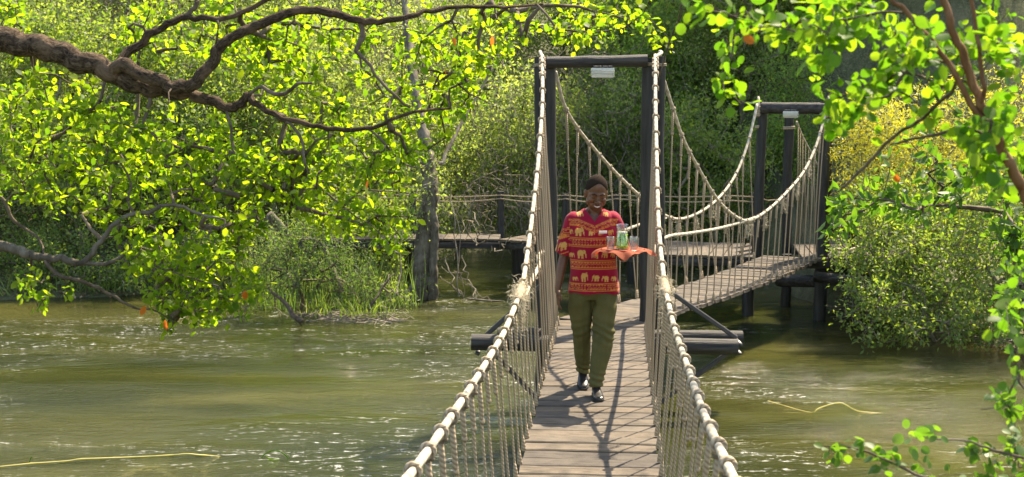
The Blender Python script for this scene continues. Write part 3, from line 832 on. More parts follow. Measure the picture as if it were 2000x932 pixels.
# right hand, relaxed: palm faces the thigh, fingers slightly curled forward
w0 = Vector(WR); dn = Vector((-.02, -.10, -1)).normalized(); fw = Vector((.12, -1, .1)).normalized(); si = Vector((1, .12, 0))
pc = w0 + dn*.055
mb.ell(pc, (.016, .037, .050), Euler((radians(-6), 0, radians(-4))), 18, 12)
mb.cap(w0, w0+dn*.03, .024, .025, 14)
for k, (o_, L1, L2_, L3) in enumerate(((-.028, .038, .024, .019), (-.010, .043, .027, .021), (.009, .040, .025, .02), (.026, .032, .020, .017))):
    b0 = pc + fw*(-o_)*1.0 + dn*.040
    d1 = (dn + si*.10 + fw*.10*(1-k*.4)).normalized(); d2 = (dn + si*(.42+.05*k) + fw*.02).normalized(); d3 = (dn*.8 + si*(.75+.05*k)).normalized()
    p1 = b0+d1*L1; p2 = p1+d2*L2_; p3 = p2+d3*L3
    chain([b0-dn*.015, b0, p1, p2, p3], [.0095, .0100, .0088, .0080, .0068])
t0 = w0 + dn*.028 + fw*.026; t1 = t0 + (dn*.7+fw*.75+si*.25).normalized()*.036; t2 = t1 + (dn+fw*.35+si*.2).normalized()*.030; t3 = t2+(dn+si*.25).normalized()*.022
chain([t0, t1, t2, t3], [.0135, .0120, .0105, .0085])
# left hand: palm up under the tray, fingers spread forward and curled up to its underside
TC = Vector((.222, -.335, 1.232))                   # tray centre
wl = Vector(WL); pc2 = wl + Vector((.004, -.062, .012))
mb.ell(pc2, (.038, .050, .017), Euler((radians(10), 0, 0)), 18, 12); mb.cap(wl, wl+Vector((.002, -.03, .008)), .025, .025, 14)
for k, ox in enumerate((-.030, -.011, .009, .027)):
    b0 = pc2 + Vector((ox, -.040, .004)); sp = ox*3.0
    p1 = b0+Vector((sp*.25, -.040, -.004)).normalized()*(.040+.004*(k in (1, 2))); p2 = p1+Vector((sp*.2, -.7, .45)).normalized()*.026; p3 = p2+Vector((sp*.1, -.45, .85)).normalized()*.018
    p3.z = min(p3.z, TC.z-.010)
    chain([b0+Vector((0, .015, 0)), b0, p1, p2, p3], [.0098, .0100, .0088, .0080, .0070])
t0 = pc2 + Vector((.030, .018, .002)); t1 = t0+Vector((.032, -.018, .004)); t2 = t1+Vector((.022, -.022, .012)); t3 = t2+Vector((.006, -.018, .012))
chain([t0, t1, t2, t3], [.0135, .0120, .0105, .0085])
# hips and legs down to the ankles (inside the trousers)
mb.loft([(0, .01, .80, .13, .09), (0, .01, .95, .15, .095)], 24)
LEG_F = [(.088, .00, .86), (.078, -.100, .50), (.020, -.190, .085)]
LEG_R = [(-.088, .02, .86), (-.080, .060, .50), (-.066, .290, .15)]
for Lg in (LEG_F, LEG_R):
    mb.cap(Lg[0], Lg[1], .075, .052); mb.cap(Lg[1], Lg[2], .052, .034)
body = link('body', fuse(mb, .0045, 3, .5), man, M['skin']); lp_(body)

# short hair cap, following the skull
mb = MB(); n1, m1 = 40, 22; rot = HROT.to_matrix()
for i in range(m1+1):
    th = pi*.5*1.28*i/m1
    for k in range(n1):
        a = 2*pi*k/n1; y = sin(th)*sin(a)
        # hair line: forehead high, nape low
        lim = 1.0 if y > -.1 else .80
        front = max(0, -sin(a)); side = abs(cos(a))
        tm = pi*.5*(1.20 - .66*front**1.8 - .04*side**6)
        t_ = min(th, tm)
        r = Vector((.0755*sin(t_)*cos(a), .0955*sin(t_)*sin(a), .0945*cos(t_)))
        r *= 1.0 + .006*noise.noise(r*60)
        mb.v.append(HR(Vector((0, .015, .045))+r) if th <= tm else HR(Vector((0, .015, .045))+r*(.985-.02*min(1, (th-tm)*3))))
for i in range(m1):
    for k in range(n1):
        k2 = (k+1) % n1; mb.f.append((i*n1+k, (i+1)*n1+k, (i+1)*n1+k2, i*n1+k2))
lp_(mb.build('hair', M['hair'], man))
# face details: eyelids, brows, teeth, lips
mb = MB()
for sx in (-1, 1):
    mb.tube([HR((sx*.016, -.0795, .008)), HR((sx*.030, -.0835, .0045)), HR((sx*.043, -.0745, .008))], [.0016, .0028, .0014], 6, uv=False)
lp_(mb.build('eyelashes', M['eye'], man))
mb = MB()
for sx in (-1, 1):
    mb.tube([HR((sx*.012, -.0915, .032)), HR((sx*.030, -.0905, .038)), HR((sx*.048, -.0785, .033))], [.003, .0045, .002], 6, uv=False)
lp_(mb.build('eyebrows', M['hair'], man))
mb = MB()
mb.tube([HR((-.022, -.0875, -.051)), HR((-.012, -.0945, -.0565)), HR((0, -.0970, -.0585)), HR((.012, -.0945, -.0565)), HR((.022, -.0875, -.051))], [.002, .0054, .0062, .0054, .002], 10, uv=False)
lp_(mb.build('teeth', M['teeth'], man))
mb = MB()
mb.tube([HR((-.029, -.0830, -.047)), HR((-.014, -.0970, -.0490)), HR((0, -.1000, -.0505)), HR((.014, -.0970, -.0490)), HR((.029, -.0830, -.047))], [.002, .0036, .0040, .0036, .002], 8, uv=False)
mb.tube([HR((-.029, -.0830, -.047)), HR((-.015, -.0920, -.0640)), HR((0, -.0950, -.0685)), HR((.015, -.0920, -.0640)), HR((.029, -.0830, -.047))], [.002, .0042, .0052, .0042, .002], 8, uv=False)
lp_(mb.build('lips', M['lip'], man))

# ---- shirt: loose, short sleeves, V neck; print carried by a colour attribute on the cloth
mb = MB()
mb.loft([(.008, .01, .845, .212, .150), (.008, .01, .87, .210, .148), (.006, .01, .98, .203, .138), (.003, .01, 1.12, .198, .134), (.0, .008, 1.25, .200, .138), (0, .006, 1.34, .204, .140), (0, .006, 1.43, .203, .128), (.002, .01, 1.485, .178, .104), (.004, .012, 1.520, .125, .084), (.006, .012, 1.545, .084, .072), (.006, .012, 1.560, .074, .066)], 56, 2.25)
mb.cap((-.160, .01, 1.446), (-.208, .03, 1.285), .076, .074, 24); mb.tube([(-.195, .025, 1.30), (-.238, .045, 1.165)], [.074, .080], 24, uv=False)
mb.cap((.166, .01, 1.446), (.215, .03, 1.285), .076, .074, 24); mb.tube([(.205, .025, 1.30), (.240, .035, 1.170)], [.074, .080], 24, uv=False)
sm = fuse(mb, .0060, 6, .5)
bm = bmesh.new(); bm.from_mesh(sm)
def fold(p):
    f = 0
    if p.z < 1.36:
        lo = (1.40-p.z)/.5
        f += .006*lo*sin(p.x*34 + 4*noise.noise(Vector((p.x*3, p.y*3, p.z*2.2))) + p.z*2.5) * (1 if abs(p.x) < .2 else .5)
    f += .010*noise.noise(Vector((p.x*7, p.y*7, p.z*5))) + .005*noise.noise(Vector((p.x*19, p.y*19, p.z*13)))
    # pull folds from the left arm pit towards the raised forearm
    d = (p - Vector((.15, -.1, 1.33))).length
    f += .006*exp(-(d/.14)**2)*sin(70*(p.x*.6+p.z*.8))
    return f
bm.normal_update()
for v in bm.verts: v.co += v.normal*fold(v.co)
kill = []
for f in bm.faces:
    c = f.calc_center_median()
    if c.z > 1.445 + 1.25*abs(c.x-.006) and c.y < .03 and abs(c.x) < .095: kill.append(f)
    elif c.z > 1.545: kill.append(f)
    elif f.normal.z < -.8 and (c.z < .862 or (abs(c.x) > .21 and c.z < 1.19)): kill.append(f)
bmesh.ops.delete(bm, geom=kill, context='FACES'); bm.to_mesh(sm); bm.free()
MAR = np.array([.36, .006, .036]); ORG = np.array([.70, .24, .05]); TAN = np.array([.72, .38, .11]); RED = np.array([.48, .02, .035])
def elephant(u, v, flip=False):
    # unit box, v up, faces left
    if flip: u = 1-u
    def E(cx, cy, rx, ry): return ((u-cx)/rx)**2 + ((v-cy)/ry)**2 < 1
    if E(.60, .58, .32, .27): return 1                     # body
    if E(.27, .68, .17, .21): return 2 if E(.33, .66, .085, .14) and not E(.33, .66, .06, .11) else 1   # head, ear line
    for lx in (.38, .50, .74, .84):
        if abs(u-lx) < .052 and .02 < v < .5: return 1
    if v < .66:                                             # trunk curls forward at the tip
        cxk = .12 - .05*sin((.66-v)*4.0) + (.0 if v > .2 else -.14*(.2-v)/.2*1.2)
        if abs(u-cxk) < .048*(.7+v) and v > .06: return 1
    if E(.17, .50, .09, .022): return 1                     # tusk
    if .90 < u < .945 and .3 < v < .6: return 1             # tail
    return 0
BANDS = [(1.394, 1.452), (1.236, 1.314), (1.050, 1.126), (.868, .938)]
ELE = [  # cx, z0, width, height, flip
    (-.118, 1.322, .088, .088, 1), (-.020, 1.327, .060, .052, 1), (.055, 1.327, .05, .040, 1), (.14, 1.33, .055, .055, 1), (-.19, 1.335, .05, .05, 1),
    (-.100, 1.136, .085, .092, 1), (.012, 1.138, .062, .066, 0), (.092, 1.140, .058, .06, 0), (.160, 1.14, .05, .052, 0), (-.178, 1.14, .05, .05, 1),
    (-.075, .944, .066, .098, 1), (.018, .946, .075, .070, 0), (.098, .945, .070, .062, 0), (.168, .945, .055, .052, 0), (-.150, .948, .055, .045, 1),
    (-.112, 1.480, .060, .052, 1), (.100, 1.480, .055, .046, 0), (.30, 1.474, .045, .04, 0)]
def shirt_col(p):
    x, y, z = p
    sleeve = abs(x) > .205 and z > 1.15 or (abs(x) > .195 and 1.30 < z < 1.45)
    if sleeve:
        zz = z + (abs(x)-.2)*.35; per = atan2(y-.03, abs(x)-.21)*.075 + x
        if zz < 1.196: return ORG if zz > 1.187 else MAR
        B = (1.316, 1.395)
        if B[0] < zz < B[1]: u, b = per, B
        else:
            for k in range(-3, 4):
                cx = .026 + k*.098
                uu = (per-x-cx)/.085+.5; vv = (zz-1.215)/.082
                if 0 < uu < 1 and 0 < vv < 1 and elephant(uu, vv, x < 0) == 1: return TAN
            return MAR
    else:
        b = None; u = x
        off = max(0, .055-abs(x-.006)*.42)  # band dips under the V
        for (a, c) in BANDS:
            o = -off*(1 if a > 1.3 else 0) + (.014 if a > 1.3 else 0)
            if a+o < z < c+o: b = (a+o, c+o)
        if b is None:
            for (cx, z0, w_, h_, fl) in ELE:
                w_ *= .90; h_ *= .90; z0 += .004
                if y > .05: cx = -cx
                uu = (x-cx)/w_+.5; vv = (z-z0)/h_
                if 0 < uu < 1 and 0 < vv < 1:
                    k = elephant(uu, vv, fl)
                    if k == 1: return TAN
            return MAR
        u = x if abs(y-.01) < .2 and abs(x) < .17 else x + (y)*.8
    t = (z-b[0])/(b[1]-b[0])
    if t < .09 or t > .91: return ORG
    if t < .16 or t > .84: return MAR
    if t < .24 or t > .76: return ORG
    wv = .5+.22*sin(2*pi*u/.048)
    if abs(t-wv) < .085: return MAR
    wv2 = .5-.22*sin(2*pi*u/.048)
    if abs(t-wv2) < .065: return MAR
    du = ((u/.048) % 1.0)-.5
    if abs(abs(du)-.25) < .08 and abs(t-.5) < .09: return MAR
    return ORG
ca = sm.color_attributes.new('print', 'FLOAT_COLOR', 'POINT')
cols = np.ones((len(sm.vertices), 4), dtype=np.float32)
for i, v in enumerate(sm.vertices): cols[i, :3] = shirt_col(v.co)
ca.data.foreach_set('color', cols.ravel())
s = NT('red_printed_cotton'); at_ = s.n('ShaderNodeVertexColor'); at_.layer_name = 'print'
wv = s.noise(s.coord(), 300, 2)
s.setp(at_.outputs[0], .8, s.bump(s.noise(s.coord(), 40, 5), .25, .004), spec=.2)
s.b.inputs['Sheen Weight'].default_value = .15
tr = s.n('ShaderNodeBsdfTranslucent'); s.l(at_.outputs[0], tr.inputs[0]); mx = s.n('ShaderNodeMixShader'); mx.inputs[0].default_value = .22
s.l(s.b.outputs[0], mx.inputs[1]); s.l(tr.outputs[0], mx.inputs[2]); s.l(mx.outputs[0], s.out.inputs[0])
M['shirt'] = s.m
shirt = link('shirt', sm, man, M['shirt']); lp_(shirt)
sm.polygons.foreach_set('use_smooth', [True]*len(sm.polygons))
mb = MB().box((.073, -.1455, 1.362), (.068, .006, .022), Euler((radians(4), 0, radians(12))).to_matrix(), .002)
lp_(autosmooth(mb.build('name_badge', m_plain('white_badge', (.75, .72, .70), (.8, .77, .75), 30, .35, 0), man), 30))

# ---- trousers
mb = MB()
mb.loft([(0, .01, .96, .160, .108), (.0, .012, .90, .186, .125), (.002, .014, .84, .198, .130), (.0, .014, .79, .150, .115)], 40, 2.3)
def leg(mb, R):
    base = []
    mb.loft(R, 36, 2.15)
leg(mb, [(.100, .010, .90, .094, .118), (.103, -.010, .80, .102, .116), (.096, -.050, .66, .096, .104), (.087, -.098, .50, .088, .096), (.060, -.128, .34, .078, .092), (.034, -.150, .20, .068, .086), (.018, -.172, .105, .060, .080), (.018, -.176, .085, .060, .080)])
leg(mb, [(-.095, .015, .90, .096, .118), (-.098, .020, .80, .104, .116), (-.094, .035, .66, .096, .102), (-.086, .058, .50, .084, .094), (-.076, .135, .36, .072, .088), (-.068, .215, .22, .062, .080), (-.065, .270, .135, .056, .074), (-.065, .276, .118, .056, .074)])
tm = fuse(mb, .0065, 5, .5)
bm = bmesh.new(); bm.from_mesh(tm); bm.normal_update()
for v in bm.verts:
    p = v.co; f = 0
    # pressed crease down the front of each leg
    if p.z < .82:
        cxl = interp([(.085, .018), (.34, .060), (.5, .087), (.8, .103)], p.z) if p.x > .012 else interp([(.118, -.065), (.36, -.076), (.5, -.086), (.8, -.098)], p.z)
        if v.normal.y < -.3: f += .007*exp(-((p.x-cxl)/.014)**2)
    kz = .52
    f += .009*exp(-((p.z-kz)/.09)**2)*sin(p.z*95 + p.x*40*(1 if p.x > 0 else -1) + 2*noise.noise(p*8)) * (1 if p.x > 0 else .4)
    f += .008*exp(-((p.z-.14)/.07)**2)*sin(p.z*120+p.x*30)
    f += .010*noise.noise(Vector((p.x*8, p.y*8, p.z*3.5))) + .006*noise.noise(Vector((p.x*20, p.y*20, p.z*10)))
    if p.z > .66: f += .006*sin(22*(p.z*1.4 + abs(p.x)*1.2))*exp(-((p.z-.76)/.07)**2)
    v.co += v.normal*f
kill = [f for f in bm.faces if f.normal.z < -.75 and f.calc_center_median().z < .155]
bmesh.ops.delete(bm, geom=kill, context='FACES'); bm.to_mesh(tm); bm.free()
s = NT('olive_cotton_twill'); a = s.noise(s.coord(), 5, 4, .6); b = s.noise(s.coord('Object', (1, 1, .6)), 220, 2)
M['trouser'] = s.setp(s.ramp(a, [(.3, (.080, .074, .028)), (.7, (.120, .108, .042))]), .85, s.bump(b, .3, .002), spec=.15)
tr_ = link('trousers', tm, man, M['trouser']); lp_(tr_)

# ---- shoes (black leather lace-ups)
M['leather'] = m_plain('black_polished_leather', (.012, .010, .010), (.03, .027, .026), 25, .34, .25, spec=.5, bd=.003)
M['sole'] = m_plain('black_rubber_sole', (.015, .014, .013), (.03, .028, .025), 20, .7, .2)
def shoe(x, y, z, pitch, yaw, lab):
    # y: heel position, toe towards -y
    R = Euler((pitch, 0, yaw)).to_matrix(); O = Vector((x, y, z))
    secs = [(.015, .026, .020, .075), (.0, .034, .016, .098), (-.05, .036, .016, .098), (-.10, .038, .016, .078), (-.15, .043, .016, .060), (-.20, .046, .016, .050), (-.24, .042, .016, .044), (-.268, .032, .016, .036), (-.284, .016, .018, .026)]
    mb = MB(); n = 20
    for (yy, wd, z0, z1) in secs:
        for k in range(n):
            a = 2*pi*k/n; ca, sa = cos(a), sin(a)
            xx = wd*math.copysign(abs(ca)**.75, ca); zc = (z0+z1)/2 + (z1-z0)/2*math.copysign(abs(sa)**.8, sa)
            mb.v.append(O + R @ Vector((xx*(1-.25*max(0, sa)**2), yy, zc)))
    for i in range(len(secs)-1):
        for k in range(n):
            k2 = (k+1) % n; mb.f.append((i*n+k, i*n+k2, (i+1)*n+k2, (i+1)*n+k))
    mb.f.append(tuple(reversed(range(n)))); mb.f.append(tuple((len(secs)-1)*n+k for k in range(n)))
    up = mb.build('shoe', M['leather'], man); lp_(up); autosmooth(up, 60); tag(up, lab)
    mb = MB(); n2 = 24; out = []
    prof = [(.022, .018), (.012, .034), (-.05, .038), (-.10, .039), (-.16, .046), (-.205, .050), (-.25, .045), (-.28, .030), (-.294, .010)]
    L_ = [(-wd, yy) for yy, wd in prof] + [(wd, yy) for yy, wd in reversed(prof)]
    for zz in (0, .018):
        for (a, b) in L_: mb.v.append(O + R @ Vector((a, b, zz + (.004 if b < -.25 and zz == 0 else 0))))
    k_ = len(L_)
    for k in range(k_): mb.f.append((k, (k+1) % k_, k_+(k+1) % k_, k_+k))
    mb.f.append(tuple(reversed(range(k_)))); mb.f.append(tuple(k_+k for k in range(k_)))
    so_ = mb.build('sole', M['sole'], up, False); so_.location = (0, 0, 0)
    mb = MB()
    for q in range(4):
        yy = -.085-.022*q; zz = .084-.0095*q
        mb.tube([O+R@Vector((-.018, yy, zz-.004)), O+R@Vector((0, yy-.004, zz+.006)), O+R@Vector((.018, yy, zz-.004))], .0026, 6, uv=False)
    la = mb.build('shoelace', M['sole'], up); la.location = (0, 0, 0)
shoe(.022, -.135, .008, radians(0), radians(2), 'black shoe flat on the boards, in front')
shoe(-.064, .345, .078, radians(15), radians(-2), 'black shoe with its heel lifted, behind')

# ---- tray with cloth, jug and two tumblers
s = NT('red_lacquer'); M['tray'] = s.setp((.35, .012, .012), .25, spec=.6)
M['trayd'] = m_plain('dark_metal_tray', (.05, .045, .045), (.10, .09, .09), 20, .25, .05, spec=.6)
TW = TC + Vector(man.location)
ty = empty('tray', TW); tag(ty, 'round dark tray with a red rim carried on the left hand of the man', 'tray')
mb = MB(); prof = [(0, -.006), (.14, -.006), (.155, -.003), (.170, .010), (.176, .011), (.172, .006), (.158, .000), (.14, -.002), (0, -.002)]
n = 48
for (r, z) in prof:
    for k in range(n): mb.v.append(Vector((max(r, .0005)*cos(2*pi*k/n), max(r, .0005)*sin(2*pi*k/n), z)) )
for i in range(len(prof)-1):
    for k in range(n): mb.f.append((i*n+k, i*n+(k+1) % n, (i+1)*n+(k+1) % n, (i+1)*n+k))
o = mb.build('tray_dish', M['trayd'], ty); o.location = (0, 0, 0)
o = MB().tube([(.174*cos(2*pi*k/48), .174*sin(2*pi*k/48), .011) for k in range(48)], .004, 8, closed=True).build('rim', M['tray'], ty); o.location = (0, 0, 0)
# cloth laid diamond-wise: corners hang to the front, left and right
mb = MB(); N_ = 56; S_ = .40; Rt = .163
for i in range(N_+1):
    for j in range(N_+1):
        u = (i/N_-.5)*S_; v = (j/N_-.5)*S_
        x = (u-v)*.7071; y = (u+v)*.7071; r = sqrt(x*x+y*y); a = atan2(y, x)
        if r > Rt:
            d = r-Rt; wv = 1+.28*sin(a*9+.8)+.14*sin(a*17)
            rr = Rt + .030*(1-exp(-d*14))*2.0*wv + d*.42; zz = .0165 - (d**1.15)*.80 + .010*sin(a*9+.8)*min(1, d*20)
            x, y = rr*cos(a), rr*sin(a)
        else: zz = .0165 - .011*(1-(r/Rt)**8) + .0022*noise.noise(Vector((x*22, y*22, 0)))
        mb.v.append(Vector((x, y, zz)))
for i in range(N_):
    for j in range(N_): q = i*(N_+1)+j; mb.f.append((q, q+1, q+N_+2, q+N_+1))
s = NT('terracotta_napkin_cloth'); nn = s.noise(s.coord(), 200, 2)
s.setp(s.ramp(s.noise(s.coord(), 9, 3), [(.3, (.38, .11, .06)), (.7, (.47, .15, .085))]), .8, s.bump(nn, .3, .002), spec=.15)
tr = s.n('ShaderNodeBsdfTranslucent'); tr.inputs[0].default_value = (.75, .08, .03, 1); mx = s.n('ShaderNodeMixShader'); mx.inputs[0].default_value = .35
s.l(s.b.outputs[0], mx.inputs[1]); s.l(tr.outputs[0], mx.inputs[2]); s.l(mx.outputs[0], s.out.inputs[0])
o = mb.build('tray_cloth', s.m, None); o.location = TW; tag(o, 'terracotta cloth spread over the tray with its corners hanging down', 'cloth')
s = NT('clear_glass'); tb = s.n('ShaderNodeBsdfTransparent'); tb.inputs[0].default_value = (.93, .96, .94, 1); gb = s.n('ShaderNodeBsdfGlossy'); gb.inputs['Roughness'].default_value = .03
lw = s.n('ShaderNodeLayerWeight'); lw.inputs[0].default_value = .35; mx = s.n('ShaderNodeMixShader'); s.l(lw.outputs['Facing'], mx.inputs[0])
fz = s.math('MULTIPLY_ADD', lw.outputs['Facing'], .6, .08); s.l(fz, mx.inputs[0]); s.l(tb.outputs[0], mx.inputs[1]); s.l(gb.outputs[0], mx.inputs[2]); s.l(mx.outputs[0], s.out.inputs[0]); M['glass'] = s.m
def lathe(prof, n=36):
    mb = MB()
    for (r, z) in prof:
        for k in range(n): mb.v.append(Vector((r*cos(2*pi*k/n), r*sin(2*pi*k/n), z)))
    for i in range(len(prof)-1):
        for k in range(n): mb.f.append((i*n+k, i*n+(k+1) % n, (i+1)*n+(k+1) % n, (i+1)*n+k))
    mb.f.append(tuple(reversed(range(n)))); mb.f.append(tuple((len(prof)-1)*n+k for k in range(n)))
    return mb
ZT = TW.z + .0075
def tumbler(x, y, lab):
    o = lathe([(.026, 0), (.031, .002), (.0335, .10), (.0345, .108), (.033, .1085), (.0315, .10), (.029, .010), (.004, .008)]).build('tumbler', M['glass'], None)
    o.location = (TW.x+x, TW.y+y, ZT); tag(o, lab, 'glass', 'empty tumblers on the tray')
tumbler(-.102, -.035, 'empty clear tumbler on the tray, left of the jug')
tumbler(.083, -.045, 'empty clear tumbler on the tray, right of the jug')
jg = empty('jug', (TW.x-.005, TW.y+.03, ZT)); tag(jg, 'glass jug of mint drink between two tumblers on the tray', 'jug')
o = lathe([(.050, 0), (.057, .003), (.056, .03), (.048, .10), (.040, .135), (.042, .165), (.050, .198), (.0515, .20), (.048, .197), (.039, .165), (.037, .135), (.045, .10), (.053, .03), (.050, .008), (.005, .006)]).build('jug_glass', M['glass'], jg); o.location = (0, 0, 0)
sd_ = NT('mint_drink'); tb = sd_.n('ShaderNodeBsdfTransparent'); tb.inputs[0].default_value = (.80, .95, .55, 1); sd_.setp((.45, .75, .08), .1); mx = sd_.n('ShaderNodeMixShader'); mx.inputs[0].default_value = .16
sd_.l(tb.outputs[0], mx.inputs[1]); sd_.l(sd_.b.outputs[0], mx.inputs[2]); sd_.l(mx.outputs[0], sd_.out.inputs[0])
o = lathe([(.005, .009), (.047, .010), (.0505, .03), (.043, .10), (.038, .122), (.004, .123)]).build('drink', sd_.m, jg); o.location = (0, 0, 0)
o = MB().tube(spline([Vector((0, .040, .16)), Vector((0, .078, .150)), Vector((0, .082, .10)), Vector((0, .050, .055))], 6), .006, 8).build('handle', M['glass'], jg); o.location = (0, 0, 0)
o = lathe([(.041, .128), (.0425, .131), (.0425, .139), (.041, .142)]).build('neck_band', M['lens'], jg); o.location = (0, 0, 0)
ml = m_leaf('mint_leaf', [(.20, .46, .04), (.32, .62, .06)], [(.45, .85, .05), (.65, .95, .10)], .55)
rg = random.Random(4)
lm = MB(); lm.v = [Vector(p) for p in ((0, 0, 0), (.007, .006, .001), (.016, .005, .002), (.023, 0, 0), (.016, -.005, .002), (.007, -.006, .001))]; lm.f = [(0, 1, 2, 3), (0, 3, 4, 5)]
lme = lm.mesh('mint_leaf', False); lme.materials.append(ml)
for k in range(150):
    z = rg.uniform(.014, .125); rm = .046 - .055*(z) ; a = rg.uniform(0, 6.28); r = rm*sqrt(rg.uniform(.3, 1))
    o = bpy.data.objects.new('mint_leaf', lme); COL.objects.link(o); o.parent = jg
    o.location = (r*cos(a), r*sin(a), z); o.rotation_euler = (rg.uniform(0, 6), rg.uniform(0, 6), rg.uniform(0, 6))

# ================================================================== foliage
def leaf_tmpl(kind):
    if kind == 'oval':   # pointed oval, folded at the midrib : 8 triangles
        V = [(0,0,0),(.30,.20,.045),(.68,.19,.05),(1,0,-.05),(.68,-.19,.05),(.30,-.20,.045),(.33,0,0),(.68,0,-.01)]
        F = [(0,6,1),(1,6,2),(2,6,7),(2,7,3),(0,5,6),(5,4,6),(4,7,6),(4,3,7)]
    elif kind == 'wide':
        V = [(0,0,0),(.26,.27,.04),(.66,.30,.05),(1,0,-.05),(.66,-.30,.05),(.26,-.27,.04),(.33,0,0),(.68,0,-.01)]
        F = [(0,6,1),(1,6,2),(2,6,7),(2,7,3),(0,5,6),(5,4,6),(4,7,6),(4,3,7)]
    elif kind == 'round':
        V = [(0,0,0),(.10,.24,.02),(.38,.41,.05),(.72,.37,.05),(.94,.17,.0),(1,0,-.03),(.94,-.17,.0),(.72,-.37,.05),(.38,-.41,.05),(.10,-.24,.02),(.35,0,0),(.70,0,-.01)]
        F = [(0,10,1),(1,10,2),(2,10,3),(3,10,11),(3,11,4),(4,11,5),(5,11,6),(6,11,7),(7,11,10),(7,10,8),(8,10,9),(9,10,0)]
    elif kind == 'narrow':
        V = [(0,0,0),(.45,.13,.03),(1,0,-.08),(.45,-.13,.03)]; F = [(0,3,1),(1,3,2)]
    else:                # simple diamond for far foliage
        V = [(0,0,0),(.45,.24,.05),(1,0,-.04),(.45,-.24,.05)]; F = [(0,3,1),(1,3,2)]
    return np.array(V, float), np.array(F, int)
def unit(a): return a/np.maximum(1e-9, np.linalg.norm(a, axis=-1, keepdims=True))
def leaf_frames(pos, dirs, rng, up=.55, jit=.9):
    n = len(pos)
    x = unit(dirs + rng.normal(0, .45, (n, 3)) + np.array([0, 0, -.15]))
    nr = unit(np.array([0, 0, up]) + rng.normal(0, jit*.6, (n, 3)) + np.array([SUN_DIR.x, SUN_DIR.y, 0])*.25)
    y = unit(np.cross(nr, x)); z = np.cross(x, y)
    return x, y, z
def leaves_mesh(name, pos, dirs, size, kind, rng, up=.55, jit=.9):
    V, F = leaf_tmpl(kind); n = len(pos)
    x, y, z = leaf_frames(pos, dirs, rng, up, jit)
    s_ = np.asarray(size).reshape(-1, 1, 1)*np.ones((n, 1, 1))
    wdt = rng.uniform(.85, 1.15, (n, 1, 1))
    P = pos[:, None, :] + s_*(V[None, :, 0:1]*x[:, None, :] + wdt*V[None, :, 1:2]*y[:, None, :] + V[None, :, 2:3]*z[:, None, :]*rng.uniform(.3, 2.2, (n, 1, 1)))
    FF = F[None] + (np.arange(n)*len(V))[:, None, None]
    return uniform_mesh(name, P.reshape(-1, 3), FF.reshape(-1, 3))
def tubes_mesh(name, chains, radii, sides=4):
    """fast tubes; chains: list of (k,3) arrays"""
    Vs, Fs, base = [], [], 0
    cs = np.array([[cos(2*pi*k/sides), sin(2*pi*k/sides)] for k in range(sides)])
    for P, R in zip(chains, radii):
        P = np.asarray(P, float); m = len(P)
        if m < 2: continue
        T = np.empty_like(P); T[1:-1] = P[2:]-P[:-2]; T[0] = P[1]-P[0]; T[-1] = P[-1]-P[-2]; T = unit(T)
        ref = np.array([.13, .29, .95]) if abs(T[:, 2].mean()) < .8 else np.array([.9, .3, .1])
        N = unit(np.cross(T, ref)); B = np.cross(T, N)
        R = np.asarray(R).reshape(-1, 1, 1)*np.ones((m, 1, 1))
        Vs.append((P[:, None] + R*(cs[None, :, 0:1]*N[:, None]+cs[None, :, 1:2]*B[:, None])).reshape(-1, 3))
        i = np.arange(m-1)[:, None]*sides + base; k = np.arange(sides)[None]; k2 = (k+1) % sides
        Fs.append(np.stack([i+k, i+k2, i+sides+k2, i+sides+k], -1).reshape(-1, 4)); base += m*sides
    return uniform_mesh(name, np.concatenate(Vs), np.concatenate(Fs), True)

